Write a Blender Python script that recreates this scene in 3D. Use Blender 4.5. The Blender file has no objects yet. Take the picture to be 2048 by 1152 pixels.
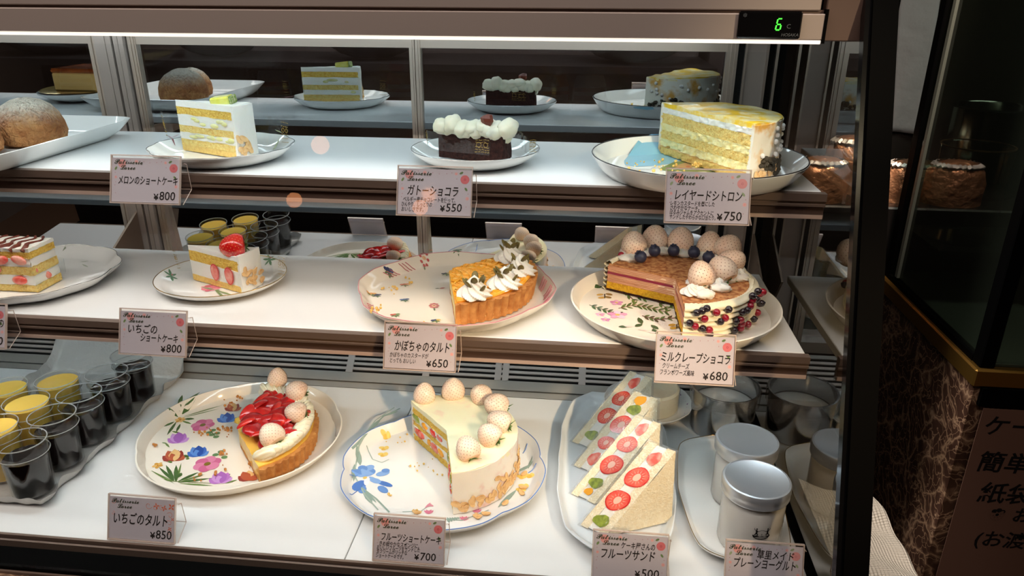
import bpy, math, random
from mathutils import Vector, Matrix, noise
R = math.radians
PI = math.pi
SC = bpy.context.scene
COL = SC.collection

# ---------------------------------------------------------------- camera
CAM_POS = Vector((0.0, 0.0, 1.5))
F_PX = 1472.2
RIGHT = Vector((0.9946, 0.1040, 0.0049)); DOWN = Vector((0.0435, -0.3722, -0.9271)); FWD = Vector((-0.0946, 0.9223, -0.3747))
cam_data = bpy.data.cameras.new('camera')
cam_data.sensor_fit = 'HORIZONTAL'; cam_data.sensor_width = 36.0
cam_data.lens = 36.0 * F_PX / 2048.0
cam_data.clip_start = 0.02; cam_data.clip_end = 50
cam = bpy.data.objects.new('camera', cam_data); COL.objects.link(cam)
cam.matrix_world = Matrix(((RIGHT.x, -DOWN.x, -FWD.x, CAM_POS.x), (RIGHT.y, -DOWN.y, -FWD.y, CAM_POS.y), (RIGHT.z, -DOWN.z, -FWD.z, CAM_POS.z), (0, 0, 0, 1)))
SC.camera = cam

# ---------------------------------------------------------------- world, exposure
SC.view_settings.view_transform = 'Standard'; SC.view_settings.look = 'None'
SC.view_settings.exposure = 0.0; SC.view_settings.gamma = 1.0; SC.view_settings.use_curve_mapping = False
world = bpy.data.worlds.new('world'); SC.world = world; world.use_nodes = True
world.node_tree.nodes['Background'].inputs[0].default_value = (1.0, 0.85, 0.72, 1)
world.node_tree.nodes['Background'].inputs[1].default_value = 0.07
SC.cycles.max_bounces = 10; SC.cycles.transparent_max_bounces = 24; SC.cycles.glossy_bounces = 6
SC.cycles.transmission_bounces = 8; SC.cycles.diffuse_bounces = 3
SC.cycles.caustics_reflective = False; SC.cycles.caustics_refractive = False
SC.cycles.sample_clamp_indirect = 4.0
try:
    SC.cycles.use_denoising = True
except Exception:
    pass

# ---------------------------------------------------------------- lamps
def area(name, loc, rot, sx, sy, power, col, spread=180):
    d = bpy.data.lights.new(name, 'AREA'); d.shape = 'RECTANGLE'; d.size = sx; d.size_y = sy
    d.energy = power; d.color = col; d.spread = R(spread)
    o = bpy.data.objects.new(name, d); COL.objects.link(o); o.location = loc; o.rotation_euler = rot
    return o
def spot(name, loc, target, power, col, size, blend=0.6, rad=0.03):
    d = bpy.data.lights.new(name, 'SPOT'); d.energy = power; d.color = col; d.spot_size = R(size); d.spot_blend = blend; d.shadow_soft_size = rad
    o = bpy.data.objects.new(name, d); COL.objects.link(o); o.location = loc
    o.rotation_euler = (Vector(target) - Vector(loc)).to_track_quat('-Z', 'Y').to_euler()
    return o
Z1, Z2, Z3 = 1.293, 1.1092, 0.8651            # tops of the two shelves and of the deck
D1, D2, D3 = 0.834, 0.7965, 0.6735            # their front edges
B1, B2, B3 = 1.091, 1.059, 1.076              # their back edges
MY = 1.1631                                   # sliding mirror doors
XR = 0.283                                    # right end pane
XL = -1.35
COOL = (0.80, 0.95, 1.0); NEUT = (1.0, 0.95, 0.88); WARM = (1.0, 0.62, 0.30)
area('led_lamp_header', (-0.565, 0.845, 1.449), (R(20), 0, 0), 1.56, 0.03, 1.45, COOL)
area('led_lamp_rear', (-0.565, 1.135, 1.455), (R(-25), 0, 0), 1.50, 0.02, 1.0, COOL)
area('led_lamp_top_shelf', (-0.54, 0.846, 1.2640), (R(26), 0, 0), 1.56, 0.012, 0.78, NEUT)
area('led_lamp_middle_shelf', (-0.54, 0.809, 1.0800), (R(22), 0, 0), 1.56, 0.012, 1.1, COOL)
area('ceiling_lamp_shop', (-0.5, 0.05, 2.55), (0, 0, 0), 2.4, 0.5, 30.0, (1.0, 0.88, 0.80))
area('kitchen_fill', (-0.5, 1.38, 2.5), (R(22), 0, 0), 1.6, 0.3, 110.0, (1.0, 0.95, 0.9))  # added fill to brighten the dishes behind the mirror doors, no known lamp
spot('ceiling_spot_fruit_cake', (1.35, -1.25, 2.35), (-0.13, 0.93, 0.95), 210, (1.0, 0.74, 0.48), 9, 0.9, 0.05)
spot('ceiling_spot_sandwiches', (1.40, -1.15, 2.35), (0.10, 0.93, 0.95), 230, (1.0, 0.72, 0.44), 11, 0.9, 0.05)
spot('ceiling_spot_strawberry_tart', (1.30, -1.30, 2.35), (-0.42, 0.95, 0.92), 190, WARM, 9, 0.9, 0.05)
for bx, by in ((-1.008, -0.979), (-1.286, -1.462), (-0.724, -1.495)):       # small orange bulbs mirrored in the front pane
    spot('pendant_bulb', (bx, by, 2.35), (-0.4, 0.74, 1.25), 1.0, (1.0, 0.36, 0.14), 40, 0.5, 0.034)
spot('ceiling_spot_citron_cake', (1.15, -1.0, 2.3), (0.14, 0.94, 1.345), 150, (1.0, 0.80, 0.52), 7, 0.9, 0.05)
spot('towel_fill_spot', (0.36, 0.70, 2.5), (0.54, 0.98, 0.72), 70, (1.0, 0.86, 0.74), 20, 0.8, 0.04)  # added fill for the towel and marble side, not a known ceiling lamp
spot('ceiling_spot_rear_counter', (0.60, 1.30, 2.45), (0.60, 1.80, 1.10), 220, (1.0, 0.80, 0.64), 22, 0.8, 0.04)
area('marble_case_fill', (1.2, 1.45, 1.88), (0, 0, 0), 0.9, 0.2, 2.2, (0.86, 1.0, 0.84))  # greenish fill added to lift the marble case interior, no known fixture

# ---------------------------------------------------------------- helpers
def ray(x, y): return RIGHT * ((x - 1024) / F_PX) + DOWN * ((y - 576) / F_PX) + FWD
def atz(x, y, z):
    d = ray(x, y); return CAM_POS + d * ((z - CAM_POS.z) / d.z)
def aty(x, y, Y):
    d = ray(x, y); return CAM_POS + d * (Y / d.y)
def atx(x, y, X):
    d = ray(x, y); return CAM_POS + d * (X / d.x)
def lin(c):
    return tuple((v / 12.92 if v <= 0.04045 else ((v + 0.055) / 1.055) ** 2.4) for v in (x / 255.0 for x in c))
def nz(x, y, z, s=1.0): return noise.noise(Vector((x * s, y * s, z * s)))

MATS = {}
def mat(name, col, rough=0.5, metal=0.0, bump=None, spec=0.5, noisecol=None, sss=0.0, coat=0.0, trans=0.0, ior=1.45, aniso=0.0, emit=None, sheen=0.0):
    """bump=(scale, strength, distance); noisecol=(colour, scale, low, high)"""
    m = bpy.data.materials.new(name); m.use_nodes = True; nt = m.node_tree; b = nt.nodes['Principled BSDF']
    b.inputs['Base Color'].default_value = (*lin(col), 1); b.inputs['Roughness'].default_value = rough; b.inputs['Metallic'].default_value = metal
    b.inputs['Specular IOR Level'].default_value = spec; b.inputs['IOR'].default_value = ior
    b.inputs['Coat Weight'].default_value = coat; b.inputs['Coat Roughness'].default_value = 0.08
    b.inputs['Transmission Weight'].default_value = trans; b.inputs['Anisotropic'].default_value = aniso
    if sss:
        b.inputs['Subsurface Weight'].default_value = sss; b.inputs['Subsurface Scale'].default_value = 0.004
        b.inputs['Subsurface Radius'].default_value = (1.0, 0.7, 0.5)
    if emit:
        b.inputs['Emission Color'].default_value = (*lin(emit[0]), 1); b.inputs['Emission Strength'].default_value = emit[1]
    tc = None
    if bump or noisecol:
        tc = nt.nodes.new('ShaderNodeTexCoord')
    if bump:
        n = nt.nodes.new('ShaderNodeTexNoise'); n.inputs['Scale'].default_value = bump[0]; n.inputs['Detail'].default_value = 4
        nt.links.new(tc.outputs['Object'], n.inputs['Vector'])
        bp = nt.nodes.new('ShaderNodeBump'); bp.inputs['Strength'].default_value = bump[1]; bp.inputs['Distance'].default_value = bump[2]
        nt.links.new(n.outputs['Fac'], bp.inputs['Height']); nt.links.new(bp.outputs['Normal'], b.inputs['Normal'])
    if noisecol:
        n = nt.nodes.new('ShaderNodeTexNoise'); n.inputs['Scale'].default_value = noisecol[1]; n.inputs['Detail'].default_value = 5
        nt.links.new(tc.outputs['Object'], n.inputs['Vector'])
        r = nt.nodes.new('ShaderNodeValToRGB')
        r.color_ramp.elements[0].position = noisecol[2]; r.color_ramp.elements[1].position = noisecol[3]
        r.color_ramp.elements[0].color = (*lin(col), 1); r.color_ramp.elements[1].color = (*lin(noisecol[0]), 1)
        nt.links.new(n.outputs['Fac'], r.inputs['Fac']); nt.links.new(r.outputs['Color'], b.inputs['Base Color'])
    MATS[name] = m
    return m
def paint_mat(name, rough=0.35, sss=0.0, coat=0.0):
    m = mat(name, (255, 255, 255), rough, sss=sss, coat=coat); nt = m.node_tree
    a = nt.nodes.new('ShaderNodeAttribute'); a.attribute_name = 'Col'
    nt.links.new(a.outputs['Color'], nt.nodes['Principled BSDF'].inputs['Base Color'])
    return m
def clear_mat(name, tint=(255, 255, 255), fac=0.04, ior=1.45, rough=0.03, bump=None, milk=0.0, ground=(235, 235, 235)):
    """thin clear sheet: transparent with Fresnel gloss, so light passes straight through"""
    m = bpy.data.materials.new(name); m.use_nodes = True; nt = m.node_tree
    for n in list(nt.nodes): nt.nodes.remove(n)
    out = nt.nodes.new('ShaderNodeOutputMaterial'); tr = nt.nodes.new('ShaderNodeBsdfTransparent'); tr.inputs[0].default_value = (*lin(tint), 1)
    gl = nt.nodes.new('ShaderNodeBsdfGlossy'); gl.inputs['Roughness'].default_value = rough
    fr = nt.nodes.new('ShaderNodeFresnel'); fr.inputs['IOR'].default_value = ior
    ad = nt.nodes.new('ShaderNodeMath'); ad.operation = 'ADD'; ad.use_clamp = True; ad.inputs[1].default_value = fac
    geo = nt.nodes.new('ShaderNodeNewGeometry'); bf = nt.nodes.new('ShaderNodeMath'); bf.operation = 'SUBTRACT'; bf.inputs[0].default_value = 1.0
    nt.links.new(geo.outputs['Backfacing'], bf.inputs[1])
    nt.links.new(fr.outputs[0], ad.inputs[0])
    mu = nt.nodes.new('ShaderNodeMath'); mu.operation = 'MULTIPLY'; nt.links.new(ad.outputs[0], mu.inputs[0]); nt.links.new(bf.outputs[0], mu.inputs[1])
    mx = nt.nodes.new('ShaderNodeMixShader'); nt.links.new(mu.outputs[0], mx.inputs[0]); nt.links.new(gl.outputs[0], mx.inputs[2])
    base = tr.outputs[0]
    if milk:
        df = nt.nodes.new('ShaderNodeBsdfDiffuse'); df.inputs[0].default_value = (*lin(ground), 1)
        m2 = nt.nodes.new('ShaderNodeMixShader'); m2.inputs[0].default_value = milk
        nt.links.new(tr.outputs[0], m2.inputs[1]); nt.links.new(df.outputs[0], m2.inputs[2]); base = m2.outputs[0]
    nt.links.new(base, mx.inputs[1]); nt.links.new(mx.outputs[0], out.inputs['Surface'])
    if bump:
        tc = nt.nodes.new('ShaderNodeTexCoord'); n = nt.nodes.new('ShaderNodeTexNoise'); n.inputs['Scale'].default_value = bump[0]; n.inputs['Detail'].default_value = 3
        nt.links.new(tc.outputs['Object'], n.inputs['Vector'])
        bp = nt.nodes.new('ShaderNodeBump'); bp.inputs['Strength'].default_value = bump[1]; bp.inputs['Distance'].default_value = bump[2]
        nt.links.new(n.outputs['Fac'], bp.inputs['Height']); nt.links.new(bp.outputs['Normal'], gl.inputs['Normal'])
    MATS[name] = m
    return m

class MB:
    """collects shapes and links them as ONE mesh object"""
    def __init__(s): s.v = []; s.f = []; s.m = []; s.c = []; s.M = Matrix.Identity(4)
    def add(s, vs, fs, mi=0, col=(255, 255, 255)):
        b = len(s.v); s.v.extend([tuple(s.M @ Vector(p)) for p in vs])
        for f in fs: s.f.append(tuple(b + i for i in f)); s.m.append(mi); s.c.append(col)
        return s
    def box(s, lo, hi, mi=0, col=(255, 255, 255), bev=0.0):
        (x0, y0, z0), (x1, y1, z1) = lo, hi
        if bev:
            pts = []
            b = bev
            for sx, x in ((1, x0), (-1, x1)):
                for sy, y in ((1, y0), (-1, y1)):
                    for sz, z in ((1, z0), (-1, z1)):
                        pts += [(x + sx * b, y + sy * b, z), (x + sx * b, y, z + sz * b), (x, y + sy * b, z + sz * b)]
            def I(i, j, k, n): return ((i * 2 + j) * 2 + k) * 3 + n
            fs = []
            for k in (0, 1): fs.append([I(0, 0, k, 0), I(1, 0, k, 0), I(1, 1, k, 0), I(0, 1, k, 0)][::(1 if k else -1)])
            for j in (0, 1): fs.append([I(0, j, 0, 1), I(1, j, 0, 1), I(1, j, 1, 1), I(0, j, 1, 1)][::(-1 if j else 1)])
            for i in (0, 1): fs.append([I(i, 0, 0, 2), I(i, 1, 0, 2), I(i, 1, 1, 2), I(i, 0, 1, 2)][::(1 if i else -1)])
            for j in (0, 1):
                for k in (0, 1): fs.append([I(0, j, k, 0), I(1, j, k, 0), I(1, j, k, 1), I(0, j, k, 1)])
            for i in (0, 1):
                for k in (0, 1): fs.append([I(i, 0, k, 0), I(i, 1, k, 0), I(i, 1, k, 2), I(i, 0, k, 2)])
            for i in (0, 1):
                for j in (0, 1): fs.append([I(i, j, 0, 1), I(i, j, 1, 1), I(i, j, 1, 2), I(i, j, 0, 2)])
            for i in (0, 1):
                for j in (0, 1):
                    for k in (0, 1): fs.append([I(i, j, k, 0), I(i, j, k, 1), I(i, j, k, 2)])
            return s.add(pts, fs, mi, col)
        v = [(x0, y0, z0), (x1, y0, z0), (x1, y1, z0), (x0, y1, z0), (x0, y0, z1), (x1, y0, z1), (x1, y1, z1), (x0, y1, z1)]
        return s.add(v, [(0, 3, 2, 1), (4, 5, 6, 7), (0, 1, 5, 4), (1, 2, 6, 5), (2, 3, 7, 6), (3, 0, 4, 7)], mi, col)
    def extrude(s, poly, axis, a, b, mi=0, col=(255, 255, 255)):
        """poly of 2-D points pushed from a to b along axis ('x': poly is (y,z); 'y': (x,z); 'z': (x,y))"""
        def P(p, t): return {'x': (t, p[0], p[1]), 'y': (p[0], t, p[1]), 'z': (p[0], p[1], t)}[axis]
        n = len(poly); v = [P(p, a) for p in poly] + [P(p, b) for p in poly]
        fs = [tuple(range(n))[::-1], tuple(range(n, 2 * n))] + [(i, (i + 1) % n, n + (i + 1) % n, n + i) for i in range(n)]
        return s.add(v, fs, mi, col)
    def lathe(s, prof, n=48, mi=0, col=(255, 255, 255), c=(0, 0, 0), sx=1.0, sy=1.0, fn=None, a0=0.0, a1=2 * PI):
        full = abs(a1 - a0 - 2 * PI) < 1e-6; k = n if full else n + 1
        v = []
        for (r, z) in prof:
            for i in range(k):
                a = a0 + (a1 - a0) * i / n
                rr, zz = (r, z) if fn is None else fn(r, z, a)
                v.append((c[0] + rr * sx * math.cos(a), c[1] + rr * sy * math.sin(a), c[2] + zz))
        fs = []
        for j in range(len(prof) - 1):
            for i in range(n):
                i2 = (i + 1) % k
                fs.append((j * k + i, j * k + i2, (j + 1) * k + i2, (j + 1) * k + i))
        return s.add(v, fs, mi, col)
    def tube(s, path, r, n=8, mi=0, col=(255, 255, 255), closed=False, fr=None):
        pts = [Vector(p) for p in path]; v = []; m = len(pts)
        for i, p in enumerate(pts):
            t = (pts[(i + 1) % m] - pts[i - 1]) if closed else (pts[min(i + 1, m - 1)] - pts[max(i - 1, 0)])
            t = t.normalized() if t.length else Vector((0, 0, 1))
            u = t.cross(Vector((0, 0, 1)));
            if u.length < 1e-4: u = t.cross(Vector((0, 1, 0)))
            u.normalize(); w = u.cross(t)
            rr = r if fr is None else r * fr(i / max(1, m - 1))
            for k in range(n):
                a = 2 * PI * k / n; v.append(p + u * (rr * math.cos(a)) + w * (rr * math.sin(a)))
        fs = []
        for i in range(m if closed else m - 1):
            for k in range(n):
                fs.append((i * n + k, i * n + (k + 1) % n, ((i + 1) % m) * n + (k + 1) % n, ((i + 1) % m) * n + k))
        if not closed: fs += [tuple(range(n))[::-1], tuple((m - 1) * n + k for k in range(n))]
        return s.add(v, fs, mi, col)
    def blob(s, c, r, n=12, m=8, mi=0, col=(255, 255, 255), rot=None, bumpy=0.0, freq=1.0, ridges=0, ramp=0.12):
        """ellipsoid c, radii r, optional lumpiness"""
        v = [];
        for j in range(m + 1):
            t = PI * j / m
            for i in range(n):
                a = 2 * PI * i / n
                p = Vector((math.sin(t) * math.cos(a), math.sin(t) * math.sin(a), math.cos(t)))
                k = 1 + (bumpy * nz(p.x * freq + c[0] * 90, p.y * freq + c[1] * 90, p.z * freq + c[2] * 90) if bumpy else 0)
                if ridges: k *= 1 + ramp * math.cos(ridges * math.atan2(p.z, p.y) + 3 * p.x) * (1 - p.x * p.x)
                q = Vector((p.x * r[0] * k, p.y * r[1] * k, p.z * r[2] * k))
                if rot is not None: q = rot @ q
                v.append(q + Vector(c))
        fs = []
        for j in range(m):
            for i in range(n):
                fs.append((j * n + i, (j + 1) * n + i, (j + 1) * n + (i + 1) % n, j * n + (i + 1) % n))
        return s.add(v, fs, mi, col)
    def sheet(s, fn, nu, nv, mi=0, col=(255, 255, 255)):
        v = [fn(i / nu, j / nv) for j in range(nv + 1) for i in range(nu + 1)]
        fs = [(j * (nu + 1) + i, j * (nu + 1) + i + 1, (j + 1) * (nu + 1) + i + 1, (j + 1) * (nu + 1) + i) for j in range(nv) for i in range(nu)]
        return s.add(v, fs, mi, col)
    def sector(s, r, a0, a1, z0, z1, na=24, nr=8, nzz=2, topn=0.0, walln=0.0, cutn=0.0, freq=120.0, mi=0, mtop=None, mwall=None, mcut=None, rfn=None, r0=0.0, col=(255, 255, 255), seed=0.0, dome=0.0):
        """wedge of a round cake with its point at the origin; noise roughens top, outer wall and cut faces"""
        mtop = mi if mtop is None else mtop; mwall = mi if mwall is None else mwall; mcut = mi if mcut is None else mcut
        def pos(k, i, j):   # radial k 0..nr, angle i 0..na, level j 0..nzz
            t = k / nr; a = a0 + (a1 - a0) * i / na; z = z0 + (z1 - z0) * j / nzz
            rr = r0 + (r - r0) * t
            if rfn: rr = rr * (1 + (rfn(a, z) - 1) * t)
            if walln and k == nr: rr += walln * nz(math.cos(a) * r, math.sin(a) * r, z + seed, freq)
            x, y = rr * math.cos(a), rr * math.sin(a)
            if cutn and (i == 0 or i == na):
                d = cutn * nz(x + seed, y, z * 1.7, freq); sg = 1 if i == 0 else -1
                x += -math.sin(a) * d * sg; y += math.cos(a) * d * sg
            if j == nzz: z += topn * nz(x + seed, y, 0.3, freq * 0.35) - dome * t * t
            return (x, y, z)
        K, I, J = nr + 1, na + 1, nzz + 1
        vs = []; idx = {}
        def V(k, i, j):
            if (k, i, j) not in idx: idx[(k, i, j)] = len(vs); vs.append(pos(k, i, j))
            return idx[(k, i, j)]
        groups = {}
        def face(m, *q): groups.setdefault(m, []).append(q)
        for k in range(nr):
            for i in range(na):
                face(mtop, V(k, i, nzz), V(k + 1, i, nzz), V(k + 1, i + 1, nzz), V(k, i + 1, nzz))
                face(mi, V(k, i, 0), V(k, i + 1, 0), V(k + 1, i + 1, 0), V(k + 1, i, 0))
        for j in range(nzz):
            for i in range(na): face(mwall, V(nr, i, j), V(nr, i + 1, j), V(nr, i + 1, j + 1), V(nr, i, j + 1))
            if r0 > 0:
                for i in range(na): face(mwall, V(0, i + 1, j), V(0, i, j), V(0, i, j + 1), V(0, i + 1, j + 1))
            for k in range(nr):
                face(mcut, V(k, 0, j), V(k + 1, 0, j), V(k + 1, 0, j + 1), V(k, 0, j + 1))
                face(mcut, V(k + 1, na, j), V(k, na, j), V(k, na, j + 1), V(k + 1, na, j + 1))
        b = len(s.v); s.v.extend([tuple(s.M @ Vector(p)) for p in vs])
        for m, qs in groups.items():
            for q in qs: s.f.append(tuple(b + i for i in q)); s.m.append(m); s.c.append(col)
        return s
    def build(s, name, mats, parent=None, loc=None, rotz=None, smooth=True, sharp=35):
        me = bpy.data.meshes.new(name); me.from_pydata(s.v, [], s.f); me.update()
        if not isinstance(mats, (list, tuple)): mats = [mats]
        for m in mats: me.materials.append(MATS[m] if isinstance(m, str) else m)
        me.polygons.foreach_set('material_index', [min(i, len(mats) - 1) for i in s.m])
        if any(c != (255, 255, 255) for c in s.c):
            at = me.color_attributes.new('Col', 'FLOAT_COLOR', 'CORNER'); buf = []
            for p, c in zip(me.polygons, s.c): buf.extend([*lin(c), 1.0] * p.loop_total)
            at.data.foreach_set('color', buf)
        if smooth:
            me.polygons.foreach_set('use_smooth', [True] * len(me.polygons))
            try: me.set_sharp_from_angle(angle=R(sharp))
            except Exception: pass
        o = bpy.data.objects.new(name, me); COL.objects.link(o)
        if parent is not None: o.parent = parent
        if loc is not None: o.location = loc
        if rotz is not None: o.rotation_euler = (0, 0, rotz)
        return o

def tag(o, label=None, cat=None, group=None, kind=None):
    if label: o['label'] = label
    if cat: o['category'] = cat
    if group: o['group'] = group
    if kind: o['kind'] = kind
    return o
def thing(name, label, cat, loc=(0, 0, 0), rotz=0.0, group=None):
    o = bpy.data.objects.new(name, None); COL.objects.link(o); o.empty_display_size = 0.02
    o.location = loc; o.rotation_euler = (0, 0, rotz)
    return tag(o, label, cat, group)
def struct(name, mb, mats, **k): return tag(mb.build(name, mats, **k), kind='structure')
def copy_part(o, parent=None):
    c = o.copy(); COL.objects.link(c); c.parent = parent
    for ch in list(o.children): copy_part(ch, c)
    return c
def text_mesh(body, size, offset=0.0, shear=0.0, spacing=1.0, ex=0.0):
    cu = bpy.data.curves.new('lettering', 'FONT'); cu.body = body; cu.size = size; cu.resolution_u = 2
    cu.offset = offset; cu.shear = shear; cu.space_character = spacing; cu.extrude = ex
    o = bpy.data.objects.new('lettering_curve', cu); COL.objects.link(o)
    dg = bpy.context.evaluated_depsgraph_get(); ev = o.evaluated_get(dg); me = ev.to_mesh()
    v = [tuple(p.co) for p in me.vertices]; f = [tuple(p.vertices) for p in me.polygons]; ev.to_mesh_clear()
    bpy.data.objects.remove(o); bpy.data.curves.remove(cu)
    return v, f

# ---------------------------------------------------------------- materials
mat('shelf_white', (236, 237, 236), 0.22, bump=(60, 0.02, 0.001))
mat('steel', (172, 158, 150), 0.5, 0.45, aniso=0.6, bump=(220, 0.03, 0.0005))
mat('aluminium', (196, 182, 170), 0.38, 1.0)
mat('rail_metal', (128, 108, 96), 0.42, 0.45)
mat('rail_dark', (84, 65, 57), 0.5, 0.2)
mat('rail_lip', (222, 194, 178), 0.4, 0.3)
mat('black_frame', (3, 3, 3), 0.6, spec=0.03)
mat('black_gloss', (8, 8, 9), 0.12)
mat('rubber', (14, 13, 13), 0.7, spec=0.2)
mat('porcelain', (246, 246, 243), 0.08, coat=0.4)
mat('porcelain_cream', (247, 240, 226), 0.1, coat=0.4)
mat('porcelain_blue', (228, 234, 238), 0.12, coat=0.4)
mat('gold_rim', (190, 158, 92), 0.25, 0.9)
mat('gold_ink', (170, 138, 62), 0.4, 0.3)
mat('silver_rim', (140, 140, 138), 0.25, 0.9)
mat('black_rim', (40, 34, 34), 0.25)
mat('cream', (252, 248, 238), 0.45, sss=0.2, bump=(120, 0.35, 0.003))
mat('butter_cream', (250, 240, 212), 0.45, sss=0.25, bump=(90, 0.15, 0.002))
mat('sponge', (254, 214, 104), 0.9, bump=(430, 1.0, 0.004), noisecol=((236, 176, 66), 260, 0.45, 0.7))
mat('sponge_pale', (255, 226, 140), 0.9, bump=(430, 1.0, 0.004), noisecol=((244, 196, 100), 240, 0.45, 0.7))
mat('sponge_base', (240, 205, 120), 0.85, bump=(420, 0.6, 0.0015), noisecol=((214, 160, 82), 260, 0.4, 0.8))
mat('custard', (255, 240, 178), 0.5, sss=0.2, bump=(170, 0.8, 0.003), noisecol=((252, 226, 142), 150, 0.45, 0.7))
mat('choux', (198, 138, 84), 0.8, bump=(170, 1.0, 0.004), noisecol=((150, 92, 50), 95, 0.38, 0.66))
mat('tart_crust', (214, 152, 84), 0.8, bump=(300, 0.7, 0.002), noisecol=((172, 104, 48), 80, 0.35, 0.75))
mat('chocolate_cake', (62, 34, 28), 0.8, spec=.2, bump=(380, 0.9, 0.0025), noisecol=((36, 18, 15), 240, 0.4, 0.7))
mat('chocolate', (112, 50, 34), 0.5, bump=(200, 0.4, 0.001))
mat('cocoa', (150, 84, 44), 0.9, noisecol=((206, 150, 98), 150, 0.38, 0.62), bump=(420, 0.4, 0.001))
mat('melon', (232, 226, 72), 0.2, sss=0.3, coat=0.5, noisecol=((244, 240, 140), 130, 0.3, 0.7))
mat('melon_pale', (236, 230, 140), 0.3, sss=0.3, noisecol=((244, 240, 190), 160, 0.3, 0.7))
mat('melon_rind', (120, 150, 60), 0.6, noisecol=((196, 190, 150), 320, 0.45, 0.6), bump=(320, 0.6, 0.001))
mat('red_berry', (198, 18, 24), 0.16, sss=0.12, coat=0.7, noisecol=((232, 58, 44), 60, 0.35, 0.75), bump=(240, 0.4, 0.0015))
mat('dark_berry', (158, 12, 18), 0.16, sss=0.1, coat=0.7, noisecol=((206, 34, 30), 70, 0.4, 0.75), bump=(240, 0.4, 0.0015))
mat('cut_strawberry', (226, 84, 70), 0.3, coat=0.4, noisecol=((244, 178, 158), 90, 0.4, 0.7))
mat('white_strawberry', (253, 226, 202), 0.35, sss=0.2, noisecol=((248, 200, 170), 40, 0.4, 0.8), bump=(420, 0.25, 0.001))
mat('seed_brown', (150, 82, 54), 0.5)
mat('seed_gold', (230, 170, 80), 0.4)
mat('leaf_green', (88, 130, 52), 0.5, noisecol=((52, 88, 32), 120, 0.35, 0.7))
mat('pumpkin_seed', (124, 112, 58), 0.4, noisecol=((96, 84, 40), 100, 0.3, 0.7))
mat('pumpkin_paste', (246, 170, 40), 0.4, sss=0.15, noisecol=((252, 206, 112), 130, 0.45, 0.72), bump=(160, 0.3, 0.001))
mat('almond', (236, 194, 136), 0.5, noisecol=((206, 150, 88), 90, 0.45, 0.7))
mat('blueberry', (34, 36, 56), 0.45, noisecol=((78, 84, 110), 60, 0.45, 0.75))
mat('red_currant', (150, 22, 44), 0.12, coat=0.8)
mat('black_currant', (36, 24, 32), 0.2, coat=0.6)
mat('crepe', (206, 146, 110), 0.7, bump=(300, 0.3, 0.001))
mat('crepe_cream', (246, 214, 184), 0.6)
mat('raspberry_jam', (140, 24, 58), 0.3)
mat('yellow_sponge', (226, 178, 44), 0.9, bump=(480, 0.9, 0.002), noisecol=((196, 140, 24), 300, 0.4, 0.7))
mat('kiwi', (150, 164, 60), 0.3, coat=0.4, noisecol=((98, 112, 40), 160, 0.4, 0.7))
mat('orange_fruit', (250, 170, 40), 0.3, coat=0.4)
mat('bread', (252, 240, 208), 0.85, bump=(420, 0.9, 0.002), noisecol=((244, 224, 182), 200, 0.4, 0.75))
mat('bread_white', (246, 238, 222), 0.85, bump=(330, 1.0, 0.004), noisecol=((232, 220, 196), 160, 0.4, 0.75))
mat('caramel', (142, 62, 26), 0.12, coat=0.8, noisecol=((182, 92, 40), 40, 0.4, 0.7))
mat('flan', (226, 178, 104), 0.35, coat=0.3)
mat('coffee', (22, 13, 12), 0.06, coat=0.5, spec=0.6)
mat('pudding', (255, 206, 96), 0.18, coat=0.5, sss=0.3)
mat('silver_paper', (206, 204, 200), 0.42, 0.45, bump=(150, 0.5, 0.002))
mat('aluminium_lid', (222, 228, 236), 0.34, 0.7, bump=(900, 0.05, 0.0003))
mat('yogurt', (248, 247, 242), 0.3, coat=0.3)
mat('ink', (12, 10, 11), 0.7, spec=.2)
mat('ink_price', (14, 12, 16), 0.7, spec=.2)
mat('logo_ink', (52, 62, 42), 0.6)
mat('card_paper', (204, 200, 212), 0.75)
mat('copper_foil', (206, 150, 112), 0.35, 0.75, bump=(26, 0.7, 0.02))
mat('plain_paper', (205, 196, 196), 0.85, bump=(14, 0.4, 0.02))
mat('kraft', (96, 66, 52), 0.85)
mat('towel', (226, 216, 200), 0.95)
mat('brass', (150, 112, 52), 0.35, 0.9)
mat('dull_edge', (88, 92, 84), 0.5)
mat('wall_dark', (58, 48, 43), 0.8)
mat('wall_warm', (92, 76, 66), 0.85, noisecol=((60, 48, 42), 1.6, 0.35, 0.7))
mat('ceiling_paint', (150, 134, 120), 0.9)
mat('floor_wood', (86, 60, 42), 0.5)
mat('black_ledge', (20, 17, 16), 0.4)
mat('grille_metal', (184, 176, 170), 0.45, 0.6)
mat('deck_metal', (170, 168, 162), 0.38, 0.7)
mat('bracket_metal', (140, 118, 102), 0.45, 0.7)
mat('bowl_steel', (190, 190, 190), 0.16, 1.0)
mat('green_led', (60, 255, 60), 0.5, emit=((70, 255, 60), 1.6))
mat('dim_led', (70, 74, 78), 0.5)
mat('lamp_white', (255, 246, 236), 0.5, emit=((255, 238, 222), 1.15))
mat('package_white', (190, 186, 182), 0.6)
mat('package_orange', (170, 104, 58), 0.6)
mat('citron_glaze', (252, 206, 40), 0.35, coat=0.4, noisecol=((253, 240, 190), 46, 0.44, 0.6), bump=(110, 0.4, 0.002))
mat('citron_side', (246, 240, 224), 0.5, sss=0.15, noisecol=((226, 172, 84), 38, 0.50, 0.64), bump=(80, 0.3, 0.002))
mat('berry_cream', (252, 244, 232), 0.5, sss=0.2, noisecol=((240, 190, 182), 34, 0.52, 0.72), bump=(120, 0.25, 0.0015))
mat('fruit_top', (252, 244, 206), 0.5, sss=0.2, noisecol=((244, 190, 176), 30, 0.56, 0.78))
mat('dark_sprinkle', (62, 54, 40), 0.7)
mat('cap_white', (238, 234, 228), 0.5)
paint_mat('paint', 0.3)
paint_mat('print', 0.75)
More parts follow.
